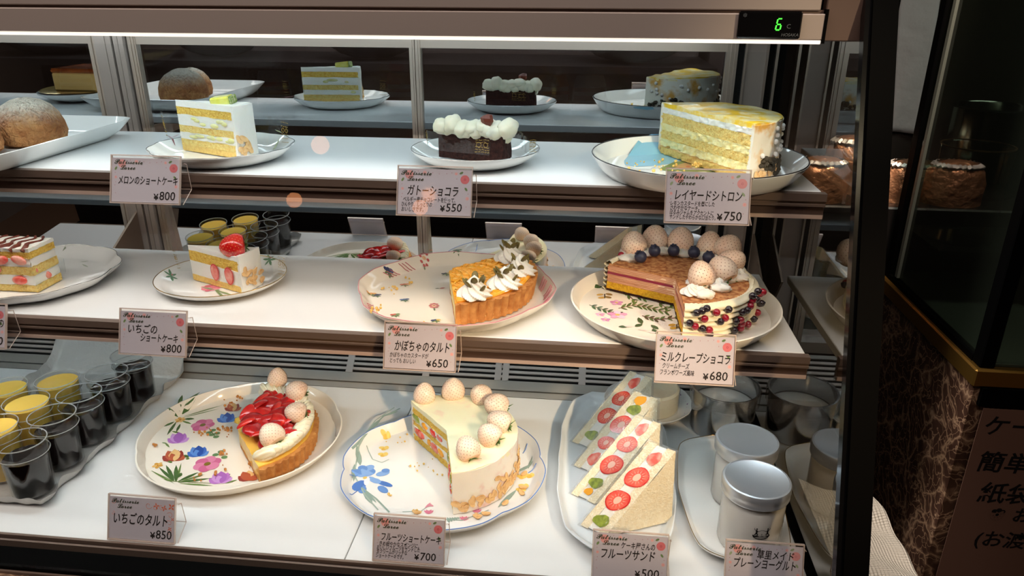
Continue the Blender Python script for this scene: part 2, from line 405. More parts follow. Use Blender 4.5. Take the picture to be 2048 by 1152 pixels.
clear_mat('clear_plastic', (250, 252, 252), 0.02, 1.42, 0.05, bump=(22, 0.5, 0.01))
clear_mat('cling_film', (250, 250, 250), 0.03, 1.4, 0.08, bump=(75, 1.0, 0.012), milk=0.05)
clear_mat('acrylic', (253, 252, 251), 0.0, 1.35, 0.04, milk=0.015, ground=(236, 214, 206))
clear_mat('acrylic_edge', (246, 236, 230), 0.1, 1.5, 0.1, milk=0.55, ground=(246, 226, 214))
clear_mat('drink_glass', (250, 251, 251), 0.02, 1.5, 0.04)
clear_mat('glass_rim_highlight', (245, 246, 246), 0.15, 1.5, 0.06, milk=0.35, ground=(250, 248, 244))  # whitish milk puts the bright rim highlight into the colour
clear_mat('jar_glass', (254, 254, 254), 0.0, 1.4, 0.05, milk=0.45, ground=(250, 248, 243))
clear_mat('front_glass', (252, 253, 253), 0.0, 1.32, 0.0)
clear_mat('side_glass', (222, 220, 214), 0.22, 1.9, 0.0)
clear_mat('neighbour_glass', (170, 178, 168), 0.0, 1.5, 0.0, milk=0.02, ground=(140, 150, 130))
clear_mat('mirror_glass', (205, 207, 212), 0.0, 1.45, 0.0)
def _mirror():
    nt = MATS['mirror_glass'].node_tree
    for n in nt.nodes:
        if n.type == 'MATH' and n.operation == 'ADD': n.inputs[1].default_value = 0.62
        if n.type == 'BSDF_GLOSSY': n.inputs[0].default_value = (0.78, 0.82, 0.85, 1)
_mirror()
def _marble():
    m = mat('emperador', (62, 42, 33), 0.18, coat=0.3); nt = m.node_tree; b = nt.nodes['Principled BSDF']
    tc = nt.nodes.new('ShaderNodeTexCoord')
    wn = nt.nodes.new('ShaderNodeTexNoise'); wn.inputs['Scale'].default_value = 9; wn.inputs['Detail'].default_value = 4
    nt.links.new(tc.outputs['Object'], wn.inputs['Vector'])
    mxv = nt.nodes.new('ShaderNodeMixRGB'); mxv.inputs[0].default_value = 0.16
    nt.links.new(tc.outputs['Object'], mxv.inputs[1]); nt.links.new(wn.outputs['Color'], mxv.inputs[2])
    v = nt.nodes.new('ShaderNodeTexVoronoi'); v.feature = 'DISTANCE_TO_EDGE'; v.inputs['Scale'].default_value = 17
    nt.links.new(mxv.outputs[0], v.inputs['Vector'])
    v2 = nt.nodes.new('ShaderNodeTexVoronoi'); v2.feature = 'DISTANCE_TO_EDGE'; v2.inputs['Scale'].default_value = 46
    nt.links.new(mxv.outputs[0], v2.inputs['Vector'])
    mn = nt.nodes.new('ShaderNodeMath'); mn.operation = 'MULTIPLY_ADD'; mn.inputs[1].default_value = 1.6; mn.inputs[2].default_value = 0.0
    nt.links.new(v2.outputs['Distance'], mn.inputs[0])
    mm = nt.nodes.new('ShaderNodeMath'); mm.operation = 'MINIMUM'; nt.links.new(v.outputs['Distance'], mm.inputs[0]); nt.links.new(mn.outputs[0], mm.inputs[1])
    r = nt.nodes.new('ShaderNodeValToRGB'); e = r.color_ramp.elements
    e[0].position = 0.0; e[0].color = (*lin((170, 138, 110)), 1); e[1].position = 0.11; e[1].color = (*lin((70, 48, 38)), 1)
    k = e.new(0.035); k.color = (*lin((112, 84, 66)), 1)
    nt.links.new(mm.outputs[0], r.inputs[0])
    n3 = nt.nodes.new('ShaderNodeTexNoise'); n3.inputs['Scale'].default_value = 6; n3.inputs['Detail'].default_value = 3
    nt.links.new(tc.outputs['Object'], n3.inputs['Vector'])
    mc = nt.nodes.new('ShaderNodeMixRGB'); mc.blend_type = 'MULTIPLY'; mc.inputs[0].default_value = 0.7
    nt.links.new(r.outputs[0], mc.inputs[1])
    r3 = nt.nodes.new('ShaderNodeValToRGB'); r3.color_ramp.elements[0].position = 0.35; r3.color_ramp.elements[1].position = 0.62
    r3.color_ramp.elements[0].color = (0.35, 0.33, 0.3, 1); nt.links.new(n3.outputs['Fac'], r3.inputs[0]); nt.links.new(r3.outputs[0], mc.inputs[2])
    nt.links.new(mc.outputs[0], b.inputs['Base Color'])
_marble()
def _cloth():
    m = MATS['towel']; nt = m.node_tree; b = nt.nodes['Principled BSDF']; tc = nt.nodes.new('ShaderNodeTexCoord')
    ws = []
    for ax in ('X', 'Y'):
        w = nt.nodes.new('ShaderNodeTexWave'); w.bands_direction = ax; w.inputs['Scale'].default_value = 75; nt.links.new(tc.outputs['Object'], w.inputs['Vector']); ws.append(w)
    mu = nt.nodes.new('ShaderNodeMath'); mu.operation = 'ADD'; nt.links.new(ws[0].outputs['Fac'], mu.inputs[0]); nt.links.new(ws[1].outputs['Fac'], mu.inputs[1])
    bp = nt.nodes.new('ShaderNodeBump'); bp.inputs['Strength'].default_value = 1.0; bp.inputs['Distance'].default_value = 0.002
    nt.links.new(mu.outputs[0], bp.inputs['Height']); nt.links.new(bp.outputs['Normal'], b.inputs['Normal'])
_cloth()

# ---------------------------------------------------------------- room
struct('floor', MB().box((-3.2, -2.3, -0.05), (2.6, 3.2, 0.0)), 'floor_wood')
struct('ceiling', MB().box((-3.2, -2.3, 2.6), (2.6, 3.2, 2.65)), 'ceiling_paint')
struct('wall_back', MB().box((-3.2, 3.0, 0), (2.6, 3.05, 2.6)), 'wall_dark')
struct('wall_front', MB().box((-3.2, -2.25, 0), (2.6, -2.2, 2.6)), 'wall_warm')
struct('wall_left', MB().box((-3.2, -2.25, 0), (-3.15, 3.05, 2.6)), 'wall_warm')
struct('wall_light_block', MB().box((0.312, 1.30, 0), (0.332, 3.0, 2.6)), 'wall_dark')  # unseen wall added to block kitchen light from the right-hand gap
struct('wall_right', MB().box((2.5, -2.25, 0), (2.55, 3.05, 2.6)), 'wall_dark')

# ---------------------------------------------------------------- the showcase
CASE = (-0.4, 0.9, 0.0)
case = thing('display_case', 'stainless steel refrigerated cake showcase with sloping front glass and black corner post', 'display case', CASE)
def cpart(name, mb, mats, parent=None, **k):
    o = mb.build(name, mats, parent or case, **k)
    if parent is None: o.location = tuple(-c for c in CASE)
    return o
# plinth and marble ledge under the front glass
cpart('plinth', MB().box((XL, 0.606, 0.0), (0.30, 1.19, 0.84)), 'black_frame')
cpart('marble_ledge', MB().box((XL, 0.545, 0.0), (0.285, 0.5715, 0.905), bev=0.002), 'emperador')
cpart('sill', MB().box((XL, 0.573, 0.0), (0.30, 0.604, 0.912), bev=0.0015).box((XL, 0.5705, 0.9035), (0.30, 0.573, 0.9075), mi=1), ['black_frame', 'rail_metal'])
cpart('deck_rail', MB().box((XL, 0.6695, 0.8535), (XR - 0.003, 0.6730, 0.8655)).box((XL, 0.664, 0.8405), (XR - 0.003, 0.667, 0.8615)), 'rail_metal')
# air vent rising behind the deck
def vent():
    A = Vector((0, 1.078, 0.866)); Bv = Vector((0, 1.160, 0.932)); d = (Bv - A); nrm = Vector((0, -d.z, d.y)).normalized()
    def P(x, t, h): p = A + d * t + nrm * h; return (x, p.y, p.z)
    def slab(mb, x0, x1, t0, t1, h0, h1, mi=0):
        v = [P(x, t, h) for x in (x0, x1) for t in (t0, t1) for h in (h0, h1)]
        return mb.add(v, [(0, 2, 3, 1), (4, 5, 7, 6), (0, 1, 5, 4), (2, 6, 7, 3), (0, 4, 6, 2), (1, 3, 7, 5)], mi)
    base = MB(); slab(base, XL, XR - 0.004, -0.01, 0.985, -0.012, -0.008)
    cpart('vent_backing', base, 'rubber')
    tr = MB()
    for t0, t1, h in ((-0.02, 0.075, 0.0), (0.085, 0.195, 0.003), (0.205, 0.255, 0.0)): slab(tr, XL, XR - 0.004, t0, t1, -0.006, h)
    slab(tr, XL, XR - 0.004, 0.92, 0.985, -0.006, 0.0)
    cpart('vent_trim', tr, 'deck_metal')
    sl = MB()
    for k in range(7):
        t = 0.30 + k * 0.088
        slab(sl, XL, XR - 0.004, t, t + 0.046, -0.004, 0.0)
    for px in (75, 690, 850, 1165): 
        p = atz(px, 735, 0.90); slab(sl, p.x - 0.006, p.x + 0.006, 0.25, 0.92, -0.0035, 0.0005)
    p = atz(1003, 740, 0.90); slab(sl, p.x - 0.012, p.x - 0.001, 0.25, 0.92, -0.0035, 0.0005); slab(sl, p.x + 0.001, p.x + 0.012, 0.25, 0.92, -0.0035, 0.0005)
    cpart('vent_slats', sl, 'grille_metal')
vent()
# header
HY = 0.800
hz = lambda y: aty(1024, y, HY).z
hx = aty(1650, 60, HY).x
cpart('header_panel', MB().box((XL, HY, hz(74)), (hx, HY + 0.02, hz(23)), bev=0.001).box((XL, HY + 0.003, hz(17)), (hx - 0.006, HY + 0.02, hz(-30)), bev=0.001).box((XL, HY + 0.006, hz(24)), (hx, HY + 0.02, hz(16)), mi=1), ['steel', 'rail_dark'])
cpart('header_end', MB().box((hx, HY + 0.006, hz(76)), (XR - 0.001, HY + 0.02, hz(-30)), bev=0.001).box((hx - 0.002, HY - 0.001, hz(80)), (hx + 0.001, HY + 0.006, hz(14)), mi=1), ['rail_dark', 'black_frame'])
def lip():
    m = MB(); zc = (hz(82) + hz(73)) / 2; r = (hz(73) - hz(82)) / 2
    m.tube([(XL, HY + 0.004, zc), (hx - 0.002, HY + 0.004, zc)], r, 10)
    return m
cpart('lamp_diffuser', lip(), 'lamp_white')
cpart('top_cover', MB().box((XL, HY + 0.022, 1.465), (XR + 0.02, 1.21, 1.60)), 'black_frame')
disp_p = aty(1538, 50, HY - 0.002)
dw, dh = 0.0305, 0.0128
disp = cpart('temperature_display', MB().box((disp_p.x - dw, HY - 0.006, disp_p.z - dh), (disp_p.x + dw, HY, disp_p.z + dh), bev=0.0015), 'black_gloss')
def seg6():
    m = MB(); cx, cz, w, h, t = disp_p.x + 0.0085, disp_p.z + 0.0008, 0.0022, 0.0026, 0.00055; y0, y1 = HY - 0.0068, HY - 0.0059
    def sh(z): return 0.12 * (z - cz)
    for (x0, z0, x1, z1) in ((-w, 2 * h, w, 2 * h), (-w, 2 * h, -w, h * 0.1), (-w, 0, w, 0), (-w, -h * 0.1, -w, -2 * h), (w, -h * 0.1, w, -2 * h), (-w, -2 * h, w, -2 * h)):
        if abs(x1 - x0) > abs(z1 - z0): poly = [(cx + x0 + t, cz + z0 - t), (cx + x1 - t, cz + z0 - t), (cx + x1 - t, cz + z0 + t), (cx + x0 + t, cz + z0 + t)]
        else: poly = [(cx + x0 - t, cz + z1 + t), (cx + x0 + t, cz + z1 + t), (cx + x0 + t, cz + z0 - t), (cx + x0 - t, cz + z0 - t)]
        m.extrude([(x + sh(z), z) for x, z in poly], 'y', y0, y1)
    return m
seg6().build('lit_digit', 'green_led', disp)
def put_text(mb, body, size, x, y, z, off=0.0, shear=0.0, mi=0, align='l', tilt=None):
    v, f = text_mesh(body, size, off, shear)
    if not v: return mb
    w = max(p[0] for p in v)
    dx = {'l': 0, 'c': -w / 2, 'r': -w}[align]
    mb.add([(x + p[0] + dx, y, z + p[1]) for p in v], f, mi); return mb
tm = MB(); put_text(tm, 'HOSAKA', 0.0042, disp_p.x + dw - 0.002, HY - 0.0063, disp_p.z - dh + 0.0025, 0.0, 0.2, 0, 'r'); put_text(tm, 'C', 0.006, disp_p.x + 0.016, HY - 0.0063, disp_p.z - 0.003)
put_text(tm, '❄', 0.004, disp_p.x - dw + 0.003, HY - 0.0063, disp_p.z + dh - 0.005)
tm.build('display_lettering', 'dim_led', disp, smooth=False)
# back columns
def column(xs, name, y=MY - 0.012):
    m = MB()
    for x0, x1, dy, mi in xs: m.box((x0, y + dy, 0.93), (x1, MY + 0.03, 1.4645), mi)
    return cpart(name, m, ['steel', 'aluminium', 'rubber'])
column([(-0.786, -0.768, 0.0, 0), (-0.7675, -0.7585, 0.001, 0), (-0.7585, -0.755, 0.012, 2), (-0.755, -0.7475, 0.002, 0), (-0.7475, -0.7455, 0.01, 2), (-0.7455, -0.7375, 0.0, 0), (-0.7375, -0.7345, 0.012, 2)], 'rear_column')
column([(0.213, 0.2215, 0.006, 2), (0.2215, 0.2245, 0.0, 1), (0.2245, 0.2525, 0.004, 0), (0.2525, 0.2555, 0.0, 1), (0.2555, 0.2655, 0.01, 2), (0.2655, 0.2695, 0.0, 1), (0.2695, XR, 0.014, 2)], 'rear_column')
# shelf brackets
def bracket(x, ys, z):
    m = MB(); m.extrude([(MY - 0.012, z - 0.085), (MY - 0.012, z - 0.0125), (ys + 0.05, z - 0.0125), (ys + 0.05, z - 0.026), (MY - 0.09, z - 0.034), (MY - 0.045, z - 0.055)], 'x', x - 0.002, x + 0.002)
    return m
br = bracket(-0.752, D1, Z1); cpart('shelf_bracket', br, 'bracket_metal')
cpart('shelf_bracket', bracket(0.262, D1, Z1), 'bracket_metal')
bb = MB(); bb.extrude([(MY - 0.012, Z2 + 0.034), (MY - 0.055, Z2 + 0.012), (B2 + 0.003, Z2 - 0.012), (B2 + 0.03, Z2 - 0.05), (MY - 0.012, Z2 - 0.09)], 'x', -0.772, -0.768); cpart('shelf_bracket', bb, 'bracket_metal')
bb = MB(); bb.extrude([(MY - 0.012, Z2 + 0.034), (MY - 0.055, Z2 + 0.012), (B2 + 0.003, Z2 - 0.012), (B2 + 0.03, Z2 - 0.05), (MY - 0.012, Z2 - 0.09)], 'x', 0.2665, 0.2695); cpart('shelf_bracket', bb, 'bracket_metal')
# corner post, sloping glass, end pane
def gy(z): return 0.7958 + (z - 1.4932) * 0.38
def slanted(x0, x1, f0, f1, z0, z1): 
    m = MB(); v = [(x, gy(z) + f, z) for x in (x0, x1) for z in (z0, z1) for f in (f0, f1)]
    return m.add(v, [(0, 1, 3, 2), (4, 6, 7, 5), (0, 4, 5, 1), (2, 3, 7, 6), (0, 2, 6, 4), (1, 5, 7, 3)])
cpart('corner_post', slanted(0.268, 0.292, 0.0, 0.022, 0.86, 1.62), 'black_frame')
cpart('post_seal', slanted(0.262, 0.268, 0.004, 0.016, 0.913, 1.62), 'black_gloss')
cpart('front_pane', slanted(XL, 0.2675, -0.003, 0.001, 0.913, 1.445), 'front_glass', smooth=False)
ep = MB(); ep.extrude([(gy(0.869) + 0.026, 0.869), (MY + 0.02, 0.869), (MY + 0.02, 1.46), (gy(1.46) + 0.026, 1.46)], 'x', XR, XR + 0.004)
cpart('end_pane', ep, 'side_glass', smooth=False)
cpart('end_sill', MB().box((XR - 0.0055, 0.606, 0.84), (XR + 0.03, 1.19, 0.868)), 'black_frame')
# sliding mirror doors
def door(x0, x1, label, sl=0.014, srr=0.014, y=MY):
    d = thing('sliding_mirror_door', label, 'mirror door', ((x0 + x1) / 2, y, 0.935), group=None)
    L = (-(x0 + x1) / 2, -y, -0.935); zt = 1.434
    m = MB()
    m.box((x0, y - 0.006, 0.935), (x0 + sl, y + 0.012, zt)).box((x1 - srr, y - 0.006, 0.935), (x1, y + 0.012, zt))
    for k in (0.3, 0.65):
        m.box((x0 + sl * k, y - 0.0075, 0.935), (x0 + sl * k + 0.0022, y - 0.006, zt)); m.box((x1 - srr * k, y - 0.0075, 0.935), (x1 - srr * k + 0.0022, y - 0.006, zt))
    m.box((x0 + sl, y - 0.005, zt - 0.016), (x1 - srr, y + 0.012, zt)).box((x0 + sl, y - 0.005, 0.935), (x1 - srr, y + 0.026, 0.9545))
    m.build('door_frame', 'aluminium', d, loc=L)
    MB().box((x0 + sl, y, 1.232), (x1 - srr, y + 0.004, zt - 0.016)).build('mirror_pane', 'mirror_glass', d, loc=L, smooth=False)
    ly = lambda z: y + 0.006 + (1.13 - z) * 0.07      # the lower pane leans back a little towards its foot
    lp = MB(); lp.extrude([(ly(0.955), 0.955), (ly(0.955) + 0.004, 0.955), (ly(1.231) + 0.004, 1.231), (ly(1.231), 1.231)], 'x', x0 + sl, x1 - srr)
    lp.build('mirror_pane', 'mirror_glass', d, loc=L, smooth=False)
    return d
door(XL, -0.7865, 'mirrored sliding back door at the left end, with a pudding cake reflected in it', srr=0.0142)
door(-0.7340, -0.2705, 'mirrored sliding back door to the right of the wide steel column, behind the melon shortcake', srr=0.0085)
door(-0.2698, 0.2125, 'mirrored sliding back door behind the chocolate gateau and the cut citron cake', sl=0.0085, srr=0.016)
# shelves and deck boards
RAIL = [(0.004, -0.001), (-0.006, -0.001), (-0.006, -0.0095), (-0.0035, -0.011), (-0.0035, -0.0125), (-0.005, -0.0135), (-0.005, -0.016), (-0.001, -0.0165), (-0.001, -0.0255), (-0.003, -0.0262), (-0.003, -0.0300), (0.004, -0.0300)]
def shelf(z, d, b, label, x1):
    t = thing('cake_shelf', label, 'shelf', ((XL + x1) / 2, b, z - 0.012)); L = tuple(-c for c in t.location)
    MB().box((XL, d + 0.004, z - 0.012), (x1, b, z), bev=0.001).build('shelf_board', 'shelf_white', t, loc=L)
    m = MB(); m.extrude([(d + y, z + zz) for y, zz in RAIL], 'x', XL, x1 + 0.004); m.build('front_rail', 'rail_metal', t, loc=L, smooth=False)
    MB().box((XL, d - 0.0018, z - 0.0255), (x1 + 0.003, d - 0.0009, z - 0.0165)).build('rail_inlay', 'rail_dark', t, loc=L)
    MB().box((XL, d - 0.0042, z - 0.0302), (x1 + 0.003, d - 0.0028, z - 0.0260)).build('rail_lip', 'rail_lip', t, loc=L)
    MB().box((x1 + 0.003, d - 0.0045, z - 0.033), (x1 + 0.0045, d + 0.003, z - 0.018)).build('end_clip', 'clear_plastic', t, loc=L)
    return t
shelf(Z1, D1, B1, 'upper white shelf carrying the melon, chocolate and citron cakes', 0.2625)
shelf(Z2, D2, B2, 'middle white shelf carrying the pumpkin tart and the crepe cake', 0.2625)
for x0, x1, lb in ((XL, -0.2706, 'white floor panel of the case under the jelly glasses and strawberry tart'), (-0.2694, XR - 0.006, 'white floor panel of the case under the fruit cake, sandwiches and yogurt jars')):
    o = MB().box((x0, D3, Z3 - 0.011), (x1, B3 - .001, Z3), bev=0.0008).build('deck_panel', 'shelf_white'); tag(o, lb, 'floor panel')

# ---------------------------------------------------------------- shared pieces
def mesh_of(mb, name, mats, sharp=35):
    o = mb.build(name, mats, sharp=sharp); me = o.data; bpy.data.objects.remove(o); return me
def put(name, me, parent, loc=(0, 0, 0), rot=None, sc=1.0, label=None):
    o = bpy.data.objects.new(name, me); COL.objects.link(o); o.parent = parent; o.location = loc
    if rot is not None: o.rotation_euler = rot
    o.scale = (sc,) * 3 if not isinstance(sc, tuple) else sc
    if label: o['label'] = label
    return o
def part(parent, name, mb, mats, label=None, sharp=35):
    o = mb.build(name, mats, parent, sharp=sharp)
    if label: o['label'] = label
    return o

def prof_radius(prof, z):
    for (r0, za), (r1, zb) in zip(prof, prof[1:]):
        if za <= z <= zb: return r0 + (r1 - r0) * (z - za) / max(1e-9, zb - za)
    return 0.0
SB = [(0.0, 0.03), (0.22, 0.0), (0.40, 0.05), (0.50, 0.18), (0.53, 0.34), (0.50, 0.52), (0.425, 0.70), (0.30, 0.86), (0.16, 0.96), (0.0, 1.0)]
def strawberry_mesh(name, body, seed, L=0.030, w=1.0, n=22, seeds=165, blunt=0.0):
    m = MB(); pr = [(r * L * w * (1 + blunt * z), z * L) for r, z in SB]
    m.lathe(pr, n, fn=lambda r, z, a: (r * (1 + 0.03 * math.sin(2 * a + 1) + 0.02 * math.sin(3 * a)), z))
    ga = PI * (3 - math.sqrt(5))
    for i in range(seeds):
        z = 0.08 + 0.88 * ((i + 0.5) / seeds); r = prof_radius(SB[1:], z) * w * (1 + blunt * z); a = i * ga
        r *= (1 + 0.03 * math.sin(2 * a + 1) + 0.02 * math.sin(3 * a))
        p = Vector((r * math.cos(a) * L, r * math.sin(a) * L, z * L))
        dr = (prof_radius(SB[1:], min(0.99, z + 0.03)) - prof_radius(SB[1:], z - 0.03)) / 0.06 * w
        nrm = Vector((math.cos(a), math.sin(a), -dr)).normalized(); t = Vector((-math.sin(a), math.cos(a), 0)); b = nrm.cross(t)
        s1, s2, s3 = 0.00050, 0.00076, 0.0003
        v = [p + t * s1, p + b * s2, p - t * s1, p - b * s2, p + nrm * s3]
        m.add(v, [(0, 1, 4), (1, 2, 4), (2, 3, 4), (3, 0, 4)], 1)
    return mesh_of(m, name, [body, seed])
WS = [strawberry_mesh('white_strawberry', 'white_strawberry', 'seed_brown', 0.0315, 0.96), strawberry_mesh('white_strawberry', 'white_strawberry', 'seed_brown', 0.0325, 0.95, blunt=0.10)]
RS = strawberry_mesh('red_strawberry', 'red_berry', 'seed_gold', 0.034, 0.98)
def calyx_mesh():
    m = MB()
    for k in range(8):
        a = 2 * PI * k / 8 + 0.2 * math.sin(k * 3.1); L = 0.0095 + 0.0025 * math.sin(k * 2.3)
        d = Vector((math.cos(a), math.sin(a), 0)); t = Vector((-math.sin(a), math.cos(a), 0))
        lift = -0.0025 + 0.004 * math.sin(k * 1.7)
        pts = [Vector((0, 0, -0.0006)), d * L * .4 + t * 0.0018 + Vector((0, 0, -0.0012)), d * L + Vector((0, 0, lift)), d * L * .4 - t * 0.0018 + Vector((0, 0, -0.0012))]
        m.add(pts + [p + Vector((0, 0, 0.0006)) for p in pts], [(3, 2, 1, 0), (4, 5, 6, 7), (0, 1, 5, 4), (1, 2, 6, 5), (2, 3, 7, 6), (3, 0, 4, 7)])
    m.tube([(0, 0, 0), (0.0006, 0, -0.004)], 0.0008, 6)
    return mesh_of(m, 'calyx', 'leaf_green')
CALYX = calyx_mesh()
def berry(parent, loc, kind=0, tip=(0, 0, 1), spin=0.0, sc=1.0, leaf=True, label=None):
    """strawberry whose middle is at loc and whose tip points along tip"""
    me = RS if kind == 'red' else WS[kind % 2]; L = 0.034 if kind == 'red' else 0.030
    q = Vector(tip).normalized().to_track_quat('Z', 'X'); rot = (q @ Matrix.Rotation(spin, 3, 'Z').to_quaternion()).to_euler()
    base = Vector(loc) - Vector(tip).normalized() * L * sc * 0.45
    o = put('strawberry', me, parent, base, rot, sc, label)
    if leaf: put('calyx', CALYX, o, (0, 0, 0.0004))
    return o
def rosette_mesh(name='cream_rosette', r=0.019, h=0.022, n=8, matn='cream', tw=2.6):
    m = MB(); pr = []
    for i in range(33):
        t = i / 32; pr.append((r * (1 - t ** 1.35) * (1 + 0.10 * math.sin(t * 3 * PI)) + 0.0006 * (1 - t), h * t))
    pr[0] = (r * 0.9, 0); pr.insert(0, (0, 0))
    m.lathe(pr, 48, fn=lambda rr, z, a: (rr * (1 + 0.13 * math.cos(n * (a + tw * z / h))), z))
    return mesh_of(m, name, matn)
ROSETTE = rosette_mesh()
ROSE_SM = rosette_mesh('cream_rosette', 0.012, 0.013, 7)
def flake_mesh():
    m = MB(); n = 10
    v = [(0.0062 * math.cos(2 * PI * i / n) * (1.15 if math.cos(2 * PI * i / n) > 0 else 0.9), 0.0036 * math.sin(2 * PI * i / n), 0.0006 * math.cos(4 * PI * i / n)) for i in range(n)]
    v += [(p[0], p[1], p[2] + 0.0009) for p in v]
    m.add(v, [tuple(range(n))[::-1], tuple(range(n, 2 * n))] + [(i, (i + 1) % n, n + (i + 1) % n, n + i) for i in range(n)])
    return mesh_of(m, 'almond_flake', 'almond')
FLAKE = flake_mesh()
BALL = mesh_of(MB().blob((0, 0, 0), (1, 1, 1), 14, 9), 'currant', 'red_currant')
BALL_K = mesh_of(MB().blob((0, 0, 0), (1, 1, 1), 14, 9).lathe([(0.0, 1.02), (0.28, 1.0), (0.25, 1.12)], 6), 'currant', 'black_currant')
def blueberry_mesh():
    m = MB(); m.lathe([(0, -1), (.5, -.87), (.87, -.5), (1, 0), (.87, .5), (.55, .83), (.42, .86), (.4, .78), (.2, .7), (0, .68)], 18)
    m.lathe([(0.42, 0.84), (0.52, 0.98), (0.46, 0.97), (0.38, 0.8)], 20, fn=lambda r, z, a: (r * (1 + .1 * math.cos(5 * a)), z + (0.06 * math.cos(5 * a) if z > .9 else 0)))
    return mesh_of(m, 'blueberry', 'blueberry')
BLUEB = blueberry_mesh()
SEEDP = mesh_of(MB().blob((0, 0, 0), (0.0066, 0.0043, 0.0020), 12, 8), 'pumpkin_seed', 'pumpkin_seed')

def plate(name, label, c, rx, ry, h, m='porcelain', rim=None, fn=None, sup=None, flat=0.62, cat='plate', group=None, n=96, rimw=0.0009, lip=0.0):
    t0 = thing(name, label, cat, c, group=group)
    P = [(0, .0045), (flat * .5, .0045), (flat, .0046), (flat + .05, .0056), (flat + (1 - flat) * .55, .0046 + (h - .0046) * .48), (.985, h - 0.0002), (1.0, h - .0006), (.992, h - .0030),
         (flat + (1 - flat) * .5, .0046 + (h - .0046) * .38 - .0036), (flat + .02, .0016), (flat - .03, 0.0), (flat - .09, 0.0), (flat - .11, .0014), (0, .0014)]
    def shape(a):
        k = 1.0
        if sup: k = 1.0 / (abs(math.cos(a)) ** sup + abs(math.sin(a)) ** sup) ** (1 / sup)
        return k
    def f(r, z, a):
        k = shape(a)
        if fn: k *= 1 + (fn(a) - 1) * max(0.0, (r - flat * .7) / (1 - flat * .7)) ** 1.2
        zz = z + (lip * (fn(a) - 1) * 8 if fn and r > .9 else 0)
        return r * k, zz
    mb = MB(); mb.lathe(P, n, sx=rx, sy=ry, fn=f); part(t0, 'dish', mb, m, sharp=50)
    if rim:
        pts = []
        for i in range(n):
            a = 2 * PI * i / n; r, z = f(.991, h, a); pts.append((r * rx * math.cos(a), r * ry * math.sin(a), z - 0.00015))
        part(t0, 'rim_line', MB().tube(pts, rimw, 6, closed=True), rim)
    def surf(x, y):
        a = math.atan2(y / ry, x / rx); t = math.hypot(x / rx, y / ry) / f(1.0, 0, a)[0]
        up = P[:6]
        for (r0, za), (r1, zb) in zip(up, up[1:]):
            if r0 <= t <= r1: return za + (zb - za) * (t - r0) / (r1 - r0)
        return h
    return t0, surf
class Deco:
    """flat painted motifs on a plate; positions are given where they lie on the plate"""
    def __init__(s, root, surf, conv, zref=0.005):
        s.mb = MB(); s.root = root; s.surf = surf; s.conv = conv; s.c = Vector(root.location); s.zr = s.c.z + zref; s.k = 0
    def loc(s, p):
        q = atz(*s.conv(*p), s.zr) - s.c; return q.x, q.y
    def poly(s, pts, col):
        s.k += 1; e = 0.0003 + 0.00001 * (s.k % 40)
        s.mb.add([(x, y, s.surf(x, y) + e) for x, y in pts], [tuple(range(len(pts)))], 0, col)
    def ell(s, p, a, b, ang, col, raw=False, n=12):
        x, y = p if raw else s.loc(p); ca, sa = math.cos(R(ang)), math.sin(R(ang))
        s.poly([(x + a * math.cos(t) * ca - b * math.sin(t) * sa, y + a * math.cos(t) * sa + b * math.sin(t) * ca) for t in [2 * PI * i / n for i in range(n)]], col)
    def leaf(s, p, q, w, col):
        (x0, y0), (x1, y1) = s.loc(p), s.loc(q); dx, dy = x1 - x0, y1 - y0; L = math.hypot(dx, dy) or 1e-6; nx, ny = -dy / L, dx / L
        ts = (0, .25, .55, .8, 1); ws = (0.15, .8, 1, .6, 0)
        s.poly([(x0 + dx * t + nx * w * k, y0 + dy * t + ny * w * k) for t, k in zip(ts, ws)] + [(x0 + dx * t - nx * w * k, y0 + dy * t - ny * w * k) for t, k in list(zip(ts, ws))[::-1][1:]], col)
    def line(s, pts, w, col):
        P = [Vector(s.loc(p)) for p in pts]
        for a, b in zip(P, P[1:]):
            d = (b - a); L = d.length or 1e-6; nn = Vector((-d.y, d.x)) / L * w
            m = 3
            for i in range(m):
                u, v = a + d * (i / m), a + d * ((i + 1) / m)
                s.poly([tuple(u + nn), tuple(v + nn), tuple(v - nn), tuple(u - nn)], col)
    def flower(s, p, r, n, cols, ctr, ang=0, sq=.62):
        x, y = s.loc(p)
        for k in range(n):
            a = R(ang) + 2 * PI * k / n
            s.ell((x + r * .58 * math.cos(a), y + r * .58 * math.sin(a)), r * .5, r * sq * .62, math.degrees(a), cols[k % len(cols)], raw=True)
        s.ell((x, y), r * .26, r * .26, 0, ctr, raw=True)
    def done(s, name='painted_pattern'):
        return s.mb.build(name, 'paint', s.root, smooth=False)
G1, G2 = (74, 104, 56), (104, 132, 70)
ident = lambda x, y: (x, y)

# ---------------------------------------------------------------- price cards
def rose_print(m, x, z, r, col, dark, y):
    def e(cx, cz, a, b, ang, c, dy):
        ca, sa = math.cos(ang), math.sin(ang)
        m.add([(cx + a * math.cos(t) * ca - b * math.sin(t) * sa, y - dy, cz + a * math.cos(t) * sa + b * math.sin(t) * ca) for t in [2 * PI * i / 12 for i in range(12)]], [tuple(range(12))], 0, c)
    e(x, z, r * .92, r * .9, 0, dark, 0.00001)
    for k in range(6):
        a = 2 * PI * k / 6; e(x + r * .66 * math.cos(a), z + r * .66 * math.sin(a), r * .46, r * .26, a + 1.57, col, 0.00003)
    for k in range(5):
        a = 2 * PI * k / 5 + .5; e(x + r * .34 * math.cos(a), z + r * .34 * math.sin(a), r * .30, r * .13, a + 1.57, col, 0.00005)
    e(x, z, r * .13, r * .1, .6, col, 0.00007)
def lerp(a, b, t): return a + (b - a) * t
CARDN = [0]
